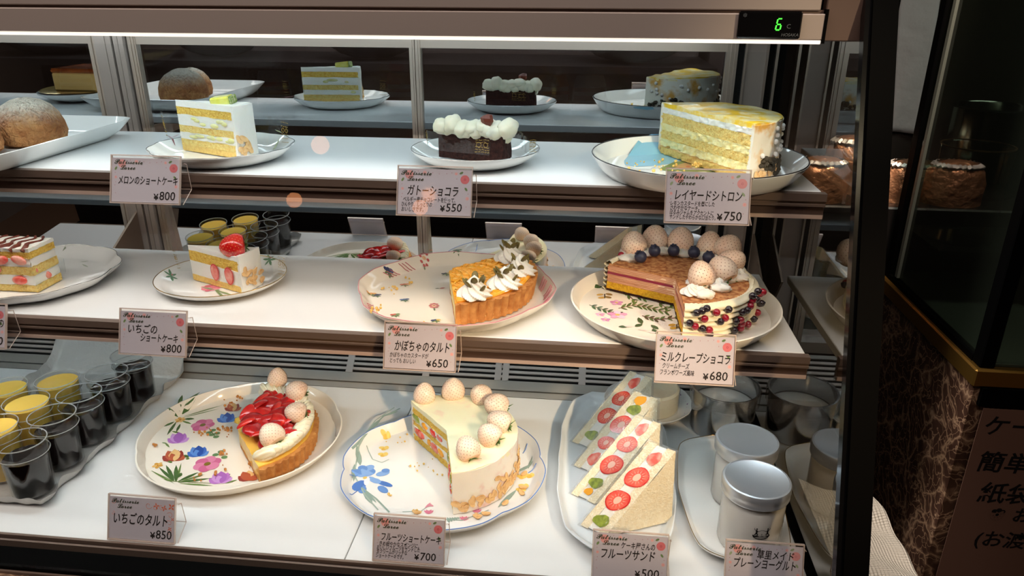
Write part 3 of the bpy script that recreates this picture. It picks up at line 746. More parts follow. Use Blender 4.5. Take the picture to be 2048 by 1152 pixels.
def card(label, tl, tr, bl, depth, lines, price=None, deck=False, faded=False, swirl=False, group=None, pw=1.0):
    """tl, tr, bl: picture places of the card's corners; depth: how far in it hangs, or on the deck"""
    W, H = 0.085, 0.0565; lean = R(20)
    mid = ((bl[0] + bl[0] + (tr[0] - tl[0])) / 2, bl[1] + (tr[1] - tl[1]) / 2)
    if deck: base = atz(mid[0], mid[1], Z3 + 0.0012); base.y = max(base.y, D3 + .0022)
    else: base = aty(mid[0], mid[1], depth)
    t = thing('price_card', label, 'price card', base, 0.0, group)
    t.rotation_euler = (-lean, 0, 0)
    hw = W / 2; th = 0.0006
    part(t, 'card_paper', MB().box((-hw, 0, 0.0012), (hw, th, H - 0.003)), 'card_paper')
    hol = MB().box((-hw - 0.001, -0.0016, 0), (hw + 0.001, -0.0006, H)).box((-hw - 0.001, 0.0010, 0), (hw + 0.001, 0.0018, H))
    # bent supporting leg behind: down and back, then forward to the foot
    leg = [(0.0018, H * .86), (0.0075, H * .86), (0.0205, H * .36), (0.0022, 0.0)]
    for (y0, z0), (y1, z1) in zip(leg, leg[1:]):
        d = Vector((y1 - y0, z1 - z0)).normalized() * 0.0; nx = Vector((z1 - z0, -(y1 - y0))).normalized() * 0.0008
        hol.extrude([(y0, z0), (y1, z1), (y1 + nx.x, z1 + nx.y), (y0 + nx.x, z0 + nx.y)], 'x', -hw + 0.002, hw + 0.004)
    h = part(t, 'acrylic_holder', hol, 'acrylic'); 
    edge = MB().box((-hw - 0.0012, -0.0017, H - 0.0006), (hw + 0.0012, 0.0019, H + 0.0006)).box((-hw - 0.0012, -0.0018, -0.0008), (hw + 0.0012, 0.0020, 0.0006)).box((hw + 0.0004, -0.0017, 0), (hw + 0.0012, 0.0019, H)).box((-hw - 0.0012, -0.0017, 0), (-hw - 0.0004, 0.0019, H))
    for (y0, z0), (y1, z1) in zip(leg, leg[1:]): edge.tube([(hw + 0.004, y0, z0), (hw + 0.004, y1, z1)], 0.0005, 6)
    edge.tube([(-hw + .002, leg[2][0], leg[2][1]), (hw + .004, leg[2][0], leg[2][1])], 0.0005, 6)
    edge.build('acrylic_edge', 'acrylic_edge', h)
    # printed decoration
    pm = MB(); y = -0.00005; pale = lambda c: tuple(int(lerp(v, 232, 0.35 if faded else 0.0)) for v in c)
    X = lambda u: -hw + u * W; Zv = lambda v: (1 - v) * (H - 0.004) + 0.001
    if swirl:
        for (u0, v0, r, a0) in ((.60, .16, .055, 0), (.70, .20, .05, 2), (.80, .17, .06, 1), (.93, .36, .05, 3), (.92, .55, .055, 4), (.94, .74, .045, 5), (.06, .12, .04, 1), (.06, .40, .03, 2)):
            pts = [(X(u0) + r * W * (0.25 + .75 * k / 14) * math.cos(a0 + k * .42), y, Zv(v0) + r * W * (.25 + .75 * k / 14) * math.sin(a0 + k * .42)) for k in range(15)]
            pm.tube(pts, 0.00022, 4, col=(222, 128, 92))
        for u0, v0, s in ((.72, .16, .05), (.84, .20, .05), (.95, .16, .06), (.97, .45, .03), (.93, .68, .035)):
            for k in range(4):
                a = k * 1.57 + u0 * 9; dx, dz = math.cos(a), math.sin(a); L = s * W
                pm.add([(X(u0), y, Zv(v0)), (X(u0) + dx * L * .5 - dz * L * .25, y - .00002, Zv(v0) + dz * L * .5 + dx * L * .25), (X(u0) + dx * L, y, Zv(v0) + dz * L), (X(u0) + dx * L * .5 + dz * L * .25, y - .00002, Zv(v0) + dz * L * .5 - dx * L * .25)], [(0, 1, 2, 3)], 0, (220, 112, 78))
    else:
        rose_print(pm, X(.91), Zv(.21), .066 * W, pale((226, 120, 128)), pale((196, 84, 98)), y)
        rose_print(pm, X(.15), Zv(.13), .065 * W, (236, 168, 168), (228, 146, 148), y)
        for u, v, r in ((.36, .08, .028), (.79, .09, .022), (.95, .62, .026), (.06, .44, .022)): rose_print(pm, X(u), Zv(v), r * W, (240, 186, 186), (226, 150, 152), y)
        for u, v, a, c in ((.86, .07, .5, pale((96, 128, 78))), (.93, .42, 2.2, pale((108, 140, 86))), (.06, .24, 1.0, pale((116, 146, 92)))):
            ca, sa = math.cos(a), math.sin(a); L, B = .028 * W, .015 * W
            pm.add([(X(u) + L * math.cos(q) * ca - B * math.sin(q) * sa, y - .00004, Zv(v) + L * math.cos(q) * sa + B * math.sin(q) * ca) for q in [2 * PI * i / 10 for i in range(10)]], [tuple(range(10))], 0, c)
        for u, v in ((.47, .08), (.56, .1), (.66, .09), (.80, .2), (.05, .34), (.06, .55), (.05, .62), (.96, .52), (.94, .80), (.06, .80), (.27, .05), (.73, .07)):
            r = .006 * W; pm.add([(X(u) - r, y, Zv(v)), (X(u), y, Zv(v) - r), (X(u) + r, y, Zv(v)), (X(u), y, Zv(v) + r)], [(0, 1, 2, 3)], 0, (176, 104, 118))
    pm.build('printed_roses' if not swirl else 'printed_swirls', 'print', t, smooth=False)
    lm = MB()
    put_text(lm, '𝓟𝓪𝓽𝓲𝓼𝓼𝓮𝓻𝓲𝓮', .100 * W, X(.03), y - 0.0002, Zv(.14), 0.00012)
    put_text(lm, '𝓛𝓸𝓻𝓮𝓮', .100 * W, X(.12), y - 0.0002, Zv(.265), 0.00012)
    part(t, 'logo_lettering', lm, 'logo_ink')
    wm = MB()
    for (txt, u, v, s, wd, rr) in lines:
        vv, ff = text_mesh(txt, s * W, 0.010 * s * W if s < .1 else 0.014 * s * W)
        wmax = max(p[0] for p in vv); k = (wd * W) / wmax
        random.seed(len(txt) + int(v * 100)); 
        ca, sa = math.cos(rr), math.sin(rr)
        wm.add([(X(u) + p[0] * k * ca - p[1] * sa + 0.10 * p[1], y - 0.0002, Zv(v) + p[1] * ca + p[0] * k * sa) for p in vv], ff)
    part(t, 'handwriting', wm, 'ink')
    if price:
        txt, u, v, s, wd = price; vm = MB()
        vv, ff = text_mesh(txt[1:], s * W, 0.008 * s * W); wmax = max(p[0] for p in vv); x0 = wd * .24; k = (wd - x0) * W / wmax
        vm.add([(X(u + x0) + p[0] * k + 0.06 * p[1], y - 0.0002, Zv(v) + p[1]) for p in vv], ff)
        vv, ff = text_mesh('¥', s * .68 * W, 0.02 * s * W); vm.add([(X(u) + p[0], y - 0.0002, Zv(v) + p[1]) for p in vv], ff)
        part(t, 'price_figures', vm, 'ink_price')
    return t
CG = None
def cards():
    yt, ym = D1 - 0.0335, D2 - 0.0335
    card('price card for the melon shortcake, lettered メロンのショートケーキ and ¥800, upper shelf', (222, 318), (358, 322), (222, 405), yt, [('メロンのショートケーキ', .09, .58, .135, .88, 0)], ('¥800', .63, .93, .17, .31))
    card('price card for the chocolate gateau, lettered ガトーショコラ and ¥550', (799, 335), (939, 339), (797, 430), yt,
         [('ガトーショコラ', .12, .56, .155, .70, -.01), ('ベルギー産チョコレートを使って、', .07, .71, .072, .72, 0), ('ひんやり、しっとりの', .05, .82, .072, .42, 0), ('おいしさです。', .05, .93, .072, .31, 0)], ('¥550', .59, .91, .155, .29))
    card('price card for the cut citron cake, lettered レイヤードシトロン and ¥750', (1343, 352), (1495, 357), (1336, 445), yt - .046,
         [('レイヤードシトロン', .09, .55, .145, .82, 0), ('レモンカスタードを層にした', .05, .67, .066, .54, 0), ('さわやかなケーキ。', .05, .76, .066, .36, 0), ('はるみジャムをアクセントに', .05, .85, .066, .53, 0), ('サンドしたやわらかな口当たり。', .05, .94, .066, .56, 0)], ('¥750', .63, .94, .155, .29), faded=True)
    card('price card cut off at the left picture edge, in front of the striped mille-feuille', (-116, 603), (14, 607), (-117, 692), ym, [('の', .87, .50, .15, .1, 0), ('0', .88, .93, .17, .08, 0)])
    card('price card for the strawberry shortcake, lettered いちごのショートケーキ in two lines', (241, 625), (371, 630), (240, 708), ym, [('いちごの', .10, .50, .15, .46, 0), ('ショートケーキ', .30, .69, .135, .58, 0)], ('¥800', .63, .93, .17, .31))
    card('price card for the pumpkin tart, lettered かぼちゃのタルト and ¥650', (773, 648), (910, 653), (770, 738), ym - .006,
         [('かぼちゃのタルト', .13, .58, .165, .78, 0), ('かぼちゃのカスタードが', .07, .74, .078, .55, 0), ('とっても おいしい', .07, .87, .078, .37, 0)], ('¥650', .60, .93, .165, .30))
    card('price card for the crepe cake, lettered ミルクレープショコラ and ¥680', (1316, 678), (1464, 683), (1313, 765), ym - .024,
         [('ミルクレープショコラ', .05, .56, .15, .90, 0), ('クリームチーズ', .08, .71, .082, .35, 0), ('フランボワーズ風味', .05, .85, .082, .45, 0)], ('¥680', .62, .92, .165, .31))
    card('price card with orange swirls, lettered いちごのタルト and ¥850', (221, 987), (354, 997), (211, 1083), 0, [('いちごのタルト', .05, .62, .19, .84, 0)], ('¥850', .64, .93, .18, .32), deck=True, swirl=True)
    card('price card for the round fruit cake, lettered フルーツショートケーキ and ¥700', (749, 1030), (892, 1040), (744, 1122), 0,
         [('フルーツショートケーキ', .09, .54, .13, .86, 0), ('きめ細やかなスポンジに、', .07, .67, .076, .58, 0), ('おいしいフルーツをサンドした', .04, .76, .072, .62, 0), ('生クリームがリッチな', .04, .85, .072, .44, 0), ('ショートケーキです。', .03, .95, .072, .40, 0)], ('¥700', .59, .94, .155, .30), deck=True)
    card('price card for the fruit sandwiches, lettered ケーキ屋さんの フルーツサンド', (1187, 1066), (1339, 1076), (1182, 1164), 0, [('ケーキ屋さんの', .37, .31, .105, .46, 0), ('フルーツサンド', .09, .55, .16, .74, 0)], ('¥500', .58, .93, .165, .32), deck=True)
    card('price card for the yogurt jars, lettered 草里メイド プレーンヨーグルト', (1452, 1090), (1613, 1101), (1448, 1190), 0, [('草里メイド', .40, .30, .13, .48, 0), ('プレーンヨーグルト', .09, .52, .15, .82, 0)], None, deck=True, faded=True)
cards()

# ---------------------------------------------------------------- upper shelf
def scal(n, amp, ph=0.0, sharp=1.0):
    return lambda a: 1 - amp * (1 - abs(math.cos(n * (a + ph) / 2)) ** sharp)
def crumb(m, x, y, lo, hi, z0=0.0):
    s = random.uniform(lo, hi); m.blob((x, y, s * 1.1 + z0), (s, s, s), 6, 4, bumpy=.4, freq=2)
def film(parent, pts, h, z0, flare=0.06, gold=None, name='plastic_film'):
    """upright strip of clear film through pts (plan view), with gold printing"""
    P = [Vector((x, y, 0)) for x, y in pts]; m = MB()
    # resample smoothly
    Q = []
    for i in range(len(P) - 1):
        p0, p1, p2, p3 = P[max(i - 1, 0)], P[i], P[i + 1], P[min(i + 2, len(P) - 1)]
        for k in range(6):
            t = k / 6; Q.append(0.5 * ((2 * p1) + (p2 - p0) * t + (2 * p0 - 5 * p1 + 4 * p2 - p3) * t * t + (3 * p1 - p0 - 3 * p2 + p3) * t ** 3))
    Q.append(P[-1]); c = sum(Q, Vector()) / len(Q); n = len(Q) - 1
    def f(u, v):
        t = min(max(u, 0), 1) * n; i = min(int(t), n - 1); p = Q[i].lerp(Q[i + 1], t - i); d = (p - c); w = 1 + flare * v
        return (c.x + d.x * w, c.y + d.y * w, z0 + h * v * (1 - 0.08 * abs(math.sin(u * 7))))
    m.sheet(f, n * 2, 4); o = part(parent, name, m, 'clear_plastic')
    if gold:
        g = MB(); random.seed(gold); L = sum((Q[i + 1] - Q[i]).length for i in range(n))
        def stroke(u0, v0, pts):
            P3 = []
            for du, dv in pts:
                a = Vector(f(u0 + du / L, v0 + dv / h)); nn = a - c; nn.z = 0; P3.append(a + nn.normalized() * .0005)
            g.tube(P3, .00028, 4)
        for u0 in (.015, .985 - .020 / L):
            for r in range(6):
                v = .14 + .13 * r; x = 0.0
                while x < .017:
                    w = random.uniform(.002, .0045)
                    if r == 3 and x < .01: stroke(u0, v, [(x + .004 + .003 * math.cos(q * .7), .003 * math.sin(q * .7)) for q in range(10)]); x += .009; continue
                    stroke(u0, v, [(x, 0), (x + w * .35, .0009 * random.uniform(-1, 1)), (x + w * .7, .0007 * random.uniform(-1, 1)), (x + w, 0)]); x += w + .0012
        g.build('gold_print', 'gold_ink', o, smooth=False)
    return o
def flakes(parent, O, r, a0, a1, z0, z1, n, seed):
    random.seed(seed)
    for i in range(n):
        a = random.uniform(a0, a1); z = z0 + (z1 - z0) * random.random() ** 1.5
        d = Vector((math.cos(a), math.sin(a), random.uniform(-.3, .3))).normalized()
        q = d.to_track_quat('Z', 'Y') @ Matrix.Rotation(random.uniform(0, PI), 3, 'Z').to_quaternion()
        put('almond_flake', FLAKE, parent, (O[0] + (r + 0.0012) * math.cos(a), O[1] + (r + 0.0012) * math.sin(a), z), q.to_euler(), random.uniform(.85, 1.15))

# tray with cream puffs
tp, _ = plate('serving_tray', 'white rectangular porcelain tray under the two cream puffs', (-0.800, 0.918, Z1), 0.117, 0.158, 0.026, 'porcelain', sup=9, flat=.80, cat='tray')
def puff(c, r, h, label):
    t = thing('cream_puff', label, 'cream puff', c)
    m = MB()
    def f(rr, z, a):
        k = 1 + 0.05 * nz(math.cos(a) * 1.3 + c[0] * 40, math.sin(a) * 1.3, z * 40) + 0.016 * nz(math.cos(a) * 5, math.sin(a) * 5 + c[1] * 30, z * 160)
        return rr * k, z * (1 + .05 * nz(math.cos(a) + c[1] * 30, math.sin(a), 0))
    pr = [(0, 0), (r * .7, 0), (r * .93, h * .08), (r, h * .26), (r * .97, h * .46), (r * .86, h * .66), (r * .66, h * .84), (r * .4, h * .95), (r * .16, h * .995), (0, h)]
    m.lathe(pr, 48, fn=f); part(t, 'choux_shell', m, 'choux_sugar', sharp=80)
    return t
def _choux():
    m = mat('choux_sugar', (206, 140, 82), 0.85); nt = m.node_tree; b = nt.nodes['Principled BSDF']
    tc = nt.nodes.new('ShaderNodeTexCoord'); ge = nt.nodes.new('ShaderNodeNewGeometry'); sx = nt.nodes.new('ShaderNodeSeparateXYZ')
    nt.links.new(tc.outputs['Object'], sx.inputs[0])
    n1 = nt.nodes.new('ShaderNodeTexNoise'); n1.inputs['Scale'].default_value = 60; n1.inputs['Detail'].default_value = 4; nt.links.new(tc.outputs['Object'], n1.inputs['Vector'])
    n2 = nt.nodes.new('ShaderNodeTexNoise'); n2.inputs['Scale'].default_value = 260; n2.inputs['Detail'].default_value = 5; nt.links.new(tc.outputs['Object'], n2.inputs['Vector'])
    r = nt.nodes.new('ShaderNodeValToRGB'); r.color_ramp.elements[0].position = .35; r.color_ramp.elements[1].position = .7
    r.color_ramp.elements[0].color = (*lin((176, 108, 58)), 1); r.color_ramp.elements[1].color = (*lin((218, 158, 98)), 1); nt.links.new(n1.outputs['Fac'], r.inputs[0])
    # powdered sugar dusted over the crown
    mr = nt.nodes.new('ShaderNodeMapRange'); mr.inputs[1].default_value = 0.026; mr.inputs[2].default_value = 0.056; nt.links.new(sx.outputs['Z'], mr.inputs[0])
    ad = nt.nodes.new('ShaderNodeMath'); ad.operation = 'MULTIPLY_ADD'; ad.inputs[1].default_value = 1.5; nt.links.new(n2.outputs['Fac'], ad.inputs[0]); ad.inputs[2].default_value = -0.70
    su = nt.nodes.new('ShaderNodeMath'); su.operation = 'ADD'; su.use_clamp = True; nt.links.new(mr.outputs[0], su.inputs[0]); nt.links.new(ad.outputs[0], su.inputs[1])
    mu = nt.nodes.new('ShaderNodeMath'); mu.operation = 'MULTIPLY'; nt.links.new(su.outputs[0], mu.inputs[0]); nt.links.new(mr.outputs[0], mu.inputs[1])
    mx = nt.nodes.new('ShaderNodeMixRGB'); mx.inputs[2].default_value = (*lin((250, 236, 216)), 1); nt.links.new(mu.outputs[0], mx.inputs[0]); nt.links.new(r.outputs[0], mx.inputs[1])
    nt.links.new(mx.outputs[0], b.inputs['Base Color'])
    v = nt.nodes.new('ShaderNodeTexVoronoi'); v.feature = 'DISTANCE_TO_EDGE'; v.inputs['Scale'].default_value = 110
    mv = nt.nodes.new('ShaderNodeMixRGB'); mv.inputs[0].default_value = .03; nt.links.new(tc.outputs['Object'], mv.inputs[1]); nt.links.new(n1.outputs['Color'], mv.inputs[2]); nt.links.new(mv.outputs[0], v.inputs['Vector'])
    mp = nt.nodes.new('ShaderNodeMath'); mp.operation = 'MULTIPLY_ADD'; mp.inputs[1].default_value = 1.4; nt.links.new(v.outputs['Distance'], mp.inputs[0]); nt.links.new(n2.outputs['Fac'], mp.inputs[2])
    bp = nt.nodes.new('ShaderNodeBump'); bp.inputs['Strength'].default_value = 1.0; bp.inputs['Distance'].default_value = .008; nt.links.new(mp.outputs[0], bp.inputs['Height']); nt.links.new(bp.outputs['Normal'], b.inputs['Normal'])
_choux()
puff((-0.772, 0.957, Z1 + 0.0047), 0.045, 0.063, 'larger cream puff dusted with sugar, at the back of the white tray')
puff((-0.800, 0.876, Z1 + 0.0047), 0.040, 0.056, 'smaller cream puff cut by the left picture edge, front of the white tray')
# caramel pudding cake and strawberry cake on a plate left of the picture, met in the mirror
pc, _ = plate('cake_plate', 'white plate at the left end reflected in the mirror door, under the caramel pudding cake', (-1.005, 0.885, Z1), 0.085, 0.12, 0.02, 'porcelain', cat='plate')
cb = MB(); cb.lathe([(0, 0.0), (.086, 0.0), (.088, .001), (.086, .002), (0, .002)], 60, fn=lambda r, z, a: (r * (1 + .012 * math.cos(24 * a)), z), sx=.94, sy=1.28)
tag(cb.build('cake_board', 'gold_rim', loc=(-1.005, 0.885, Z1 + 0.0205)), 'scalloped gold cake board under the caramel pudding cake', 'cake board')
pk = thing('pudding_cake', 'block of caramel pudding cake on the gold board, seen in the left mirror', 'cake', (-0.98, 0.915, Z1 + 0.0227))
part(pk, 'custard_block', MB().box((-.05, -.05, 0), (.05, .05, .034), bev=.003), 'flan'); part(pk, 'caramel_top', MB().box((-.051, -.051, .0335), (.051, .051, .042), bev=.003), 'caramel')

# melon shortcake
SILVER = 'silver_rim'
mp_, ms = plate('cake_plate', 'white scalloped silver-edged plate under the melon shortcake slice', (-0.4751, 0.917, Z1), 0.0917, 0.0917, 0.019, 'porcelain', SILVER, scal(12, .035, .1, 1.0), rimw=.0005, flat=.72)
d = Deco(mp_, ms, ident)
for p, q in (((348, 296), (362, 289)), ((352, 301), (338, 291)), ((545, 300), (560, 291)), ((538, 303), (556, 303)), ((566, 286), (552, 279))): d.leaf(p, q, .0016, (150, 92, 96) if p[0] < 500 else (150, 160, 90))
d.done()
def wedge(name, label, tip, c1, c2, z, layers, coat=None, cz=None):
    """slice of cake: tip and two back corners in plan; layers (name, material, z0, z1, cut-noise)"""
    tip, c1, c2 = Vector(tip), Vector(c1), Vector(c2)
    a0 = math.atan2(c1.y - tip.y, c1.x - tip.x); a1 = math.atan2(c2.y - tip.y, c2.x - tip.x); r = ((c1 - tip).length + (c2 - tip).length) / 2
    t = thing(name, label, 'cake slice', (tip.x, tip.y, z))
    for k, (nm, mt, z0, z1, cn) in enumerate(layers):
        part(t, nm, MB().sector(r - (.003 if coat else 0), a0, a1, z0, z1, 10, 12, 4, cutn=cn, walln=cn, topn=cn * .6, freq=190, seed=k * .37), mt, sharp=60)
    if coat: part(t, 'cream_coat', MB().sector(r, a0, a1, cz[0], cz[1], 12, 2, 6, walln=.0012, topn=.0012, cutn=.0006, freq=90, r0=r - .0042), coat, sharp=60)
    return t, a0, a1, r
zc = Z1 + 0.0056
ml, a0, a1, r = wedge('melon_shortcake', 'slice of melon shortcake topped with a yellow melon piece, on the upper shelf', (-0.543, 0.939), (-0.4515, 0.897), (-0.424, 0.929), zc,
    [('sponge_layer', 'sponge_base', 0, .008, .0008), ('sponge_layer', 'sponge_pale', .008, .016, .0016), ('cream_layer', 'cream', .016, .025, .0022), ('sponge_layer', 'sponge_pale', .025, .034, .0016), ('cream_layer', 'cream', .034, .048, .0022), ('sponge_layer', 'sponge', .048, .058, .0016), ('cream_top', 'cream', .058, .066, .0012)], 'cream', (0, .0655))
am = (a0 + a1) / 2
o = part(ml, 'melon_piece', MB().box((-.014, -.009, 0), (.012, .009, .011), bev=.002), 'melon'); o.location = (r * .72 * math.cos(am), r * .72 * math.sin(am), .064); o.rotation_euler = (.08, -.12, am + .25)
part(o, 'melon_rind', MB().box((.0118, -.009, 0.0004), (.0152, .009, .0108), bev=.0012), 'melon_rind')
mc = MB(); random.seed(5)
for i in range(16):
    s = i % 2; a = a0 - .0; rr = random.uniform(.2, .92) * r; zz = random.choice((.020, .022, .038, .042, .044)); 
    mc.blob((rr * math.cos(a0) + .0006 * math.sin(a0), rr * math.sin(a0) - .0006 * math.cos(a0), zz), (random.uniform(.005, .009), .0014, random.uniform(.0018, .0032)), 10, 6, rot=Matrix.Rotation(a0, 3, 'Z'))
for i in range(8):
    rr = random.uniform(.25, .9) * r; zz = random.choice((.021, .040, .043)); mc.blob((rr * math.cos(a1), rr * math.sin(a1), zz), (random.uniform(.005, .008), .0014, .0026), 10, 6, rot=Matrix.Rotation(a1, 3, 'Z'))
part(ml, 'melon_filling', mc, 'melon_pale')
flakes(ml, (0, 0), r, a0 + .02, a1 - .05, .008, .024, 9, 11)
L = lambda rr, a: (rr * math.cos(a), rr * math.sin(a))
film(ml, [(-.030, .016), (-.012, .006), L(r * .45, a1 + .30), L(r * 1.0, a1 + .12), L(r * 1.22, a1 + .02), L(r * 1.42, a1 - .02)], .040, .011, .04, gold=3)

# chocolate gateau
gp, gs = plate('cake_plate', 'plain white coupe plate with a thin silver edge under the chocolate gateau slice', (-0.1445, 0.938, Z1), 0.0831, 0.0831, 0.0195, 'porcelain', SILVER, rimw=.0005, flat=.68)
ga, a0, a1, r = wedge('chocolate_gateau', 'slice of dark chocolate gateau piled with whipped cream, on the upper shelf', (-0.1930, 0.939), (-0.1035, 0.905), (-0.1030, 0.953), zc,
    [('chocolate_sponge', 'chocolate_cake', 0, .036, .0028)])
def cream_pile(parent, r, a0, a1, z):
    m = MB(); am = (a0 + a1) / 2
    # overlapping piped shells running from tip to back
    for k in range(7):
        t = k / 6; rr = r * (0.06 + .92 * t); wid = (0.008 + 0.5 * rr * (a1 - a0) * .95)
        m.blob((rr * math.cos(am), rr * math.sin(am), z + .006 + .003 * math.sin(k * 2.1)), (.0125, wid * .9 + .003, .0105 + .002 * math.sin(k * 1.3)), 20, 12, rot=Matrix.Rotation(am, 3, 'Z'), bumpy=.16, freq=2.2)
    for s in (a0, a1):
        for k in range(6):
            rr = r * (.15 + .15 * k); m.blob((rr * math.cos(s), rr * math.sin(s), z + .003 + .002 * math.sin(k * 1.9)), (.009, .005, .008), 14, 8, rot=Matrix.Rotation(am, 3, 'Z'), bumpy=.2, freq=2)
    m.blob((r * .98 * math.cos(am), r * .98 * math.sin(am), z - .004), (.006, .02, .008), 14, 8, rot=Matrix.Rotation(am, 3, 'Z'), bumpy=.2, freq=2)
    return m
part(ga, 'whipped_cream', cream_pile(ga, r, a0, a1, .034), 'butter_cream', sharp=90)
part(ga, 'chocolate_chunk', MB().blob((0, 0, 0), (.0085, .007, .007), 6, 5, bumpy=.35, freq=1.5), 'chocolate', sharp=10).location = (r * .74 * math.cos(am + .05), r * .74 * math.sin(am + .05) - .008, .0525)
am = (a0 + a1) / 2
film(ga, [(-.018, .022), (-.014, .004), L(r * .2, a0 - .75), L(r * .55, a0 - .20), L(r * .86, a0 - .12)], .024, .011, .05, gold=4)
film(ga, [L(r * .6, a1 + .3), L(r * 1.02, a1 + .14), L(r * 1.18, am), L(r * 1.30, a0 + .1), L(r * 1.42, a0 + .12)], .022, .014, .03, gold=8)

# citron cake
cp, cs = plate('cake_plate', 'large white plate with black rim line and blue picture under the citron cake', (0.132, 0.905, Z1), 0.128, 0.128, 0.0245, 'porcelain', 'black_rim', rimw=.0008, flat=.85)
d = Deco(cp, cs, ident)
d.poly([d.loc(p) for p in ((1248, 322), (1256, 312), (1275, 303), (1300, 297), (1330, 297), (1355, 305), (1366, 318), (1340, 327), (1310, 331), (1270, 333), (1250, 329))], (140, 196, 222))
d.poly([d.loc(p) for p in ((1250, 330), (1275, 334), (1312, 331), (1300, 338), (1270, 337))], (236, 240, 236))
d.poly([d.loc(p) for p in ((1318, 337), (1345, 325), (1372, 320), (1420, 330), (1470, 343), (1460, 349), (1390, 349), (1340, 345))], (116, 130, 76))
d.poly([d.loc(p) for p in ((1345, 333), (1370, 325), (1395, 331), (1372, 338))], (196, 150, 104))
for p in ((1355, 343), (1392, 335), (1405, 344), (1430, 338), (1380, 346)): d.ell(p, .006, .003, 20, (236, 226, 196))
for p in ((1362, 336), (1376, 333), (1410, 339)): d.ell(p, .003, .004, 0, (190, 92, 66))
d.done('painted_harbour')
O = (0.136, 0.925); r = .093; a0, a1 = R(-60), R(117)
ck = thing('citron_cake', 'tall half of a layered citron cake with a yellow glazed top and white pearls', 'cake', (O[0], O[1], Z1 + 0.0056))
lay = [('sponge_layer', 'sponge_base', 0, .009), ('jam_layer', 'flan', .009, .0105), ('custard_layer', 'custard', .0105, .0205), ('sponge_layer', 'sponge_pale', .0205, .031), ('custard_layer', 'custard', .031, .040), ('sponge_layer', 'sponge_pale', .040, .053), ('cream_layer', 'cream', .053, .0605)]
for k, (nm, mt, z0, z1) in enumerate(lay): part(ck, nm, MB().sector(r - .004, a0, a1, z0, z1, 40, 34, 5, cutn=.0034 if 'custard' in nm else .0026, freq=190, seed=k * .31), mt, sharp=70)
part(ck, 'cream_coat', MB().sector(r, a0, a1, 0, .0640, 48, 2, 10, walln=.0016, topn=.0012, cutn=.0004, freq=70, r0=r - .005), 'citron_side', sharp=60)
part(ck, 'citron_glaze', MB().sector(r - .0005, a0, a1, .0602, .0655, 44, 14, 2, topn=.0022, cutn=.0012, walln=.0015, freq=110), 'citron_glaze', sharp=60)
random.seed(21)
PEARL = mesh_of(MB().blob((0, 0, 0), (1, 1, 1), 12, 8), 'sugar_pearl', 'cap_white')
for i in range(34):
    a = random.uniform(a0 + .1, a1 - .1) if i > 12 else random.uniform(a0 + .35, a0 + 1.1); z = random.uniform(.026, .060); put('sugar_pearl', PEARL, ck, ((r + .001) * math.cos(a), (r + .001) * math.sin(a), z), None, random.uniform(.0022, .0032))
sm = MB()
for i in range(230):
    a = random.uniform(a0 + .15, a1 - .05); z = .007 + .017 * random.random() ** 1.1 + .006 * math.sin(a * 5); z = max(.004, z); s = random.uniform(.0018, .0044)
    sm.blob(((r + .0008) * math.cos(a), (r + .0008) * math.sin(a), z), (s, s, s * .8), 7, 5, bumpy=.5, freq=2)
part(ck, 'dark_crumble', sm, 'dark_sprinkle')
flakes(ck, (0, 0), r, a0 + .08, a1 - .25, .007, .014, 22, 31)
cr = MB(); random.seed(4)
for i in range(26): crumb(cr, random.uniform(-.09, -.02), random.uniform(-.05, .03), .0008, .0022)
for i in range(14): cr.blob((random.gauss(-.002, .004), random.gauss(-.004, .003), random.uniform(.001, .007)), (random.uniform(.001, .003),) * 3, 6, 4, bumpy=.5, freq=2)
tag(part(ck, 'crumbs', cr, 'sponge_base'), kind='stuff')

# ---------------------------------------------------------------- middle shelf
zm = Z2 + 0.0056
lp, ls = plate('cake_plate', 'white scalloped plate at the left picture edge under the chocolate-striped cream slice', (-0.775, 0.905, Z2), 0.112, 0.112, 0.02, 'porcelain', SILVER, scal(10, .05, .2), rimw=.0005, flat=.76)
d = Deco(lp, ls, ident)
for p, q in (((128, 512), (146, 505)), ((160, 524), (178, 522)), ((176, 534), (164, 528))): d.leaf(p, q, .0016, (150, 160, 140))
d.done()
mf = thing('mille_feuille', 'tall strawberry cream slice with chocolate stripes at the left picture edge', 'cake slice', (-0.790, 0.895, zm))
def rect_layer(m, x0, x1, y0, y1, z0, z1, nse, seed):
    nx, ny = 26, 10
    def P(x, y, z): 
        e = nse * nz(x * 1.0 + seed, y, z, 150); return (x, y + (e if abs(y - y0) < 1e-6 else 0), z) if True else None
    for (zz, flip) in ((z1, 0), (z0, 1)): m.sheet(lambda u, v: P(lerp(x0, x1, u), lerp(y0, y1, v), zz + (nse * .5 * nz(u * 8 + seed, v * 8, 3) if not flip else 0)), nx, ny)
    m.sheet(lambda u, v: (lerp(x0, x1, u), y0 - nse * nz(lerp(x0, x1, u) + seed, z0 + v * (z1 - z0), 0, 160) * (1 if .01 < v < .99 else .6), lerp(z0, z1, v)), nx, 4)
    m.sheet(lambda u, v: (x1 + nse * nz(lerp(y0, y1, u) + seed, z0 + v * (z1 - z0), 1, 160), lerp(y0, y1, u), lerp(z0, z1, v)), ny, 4)
    m.sheet(lambda u, v: (lerp(x0, x1, u), y1, lerp(z0, z1, v)), nx, 1); m.sheet(lambda u, v: (x0, lerp(y0, y1, u), lerp(z0, z1, v)), ny, 1)
    return m
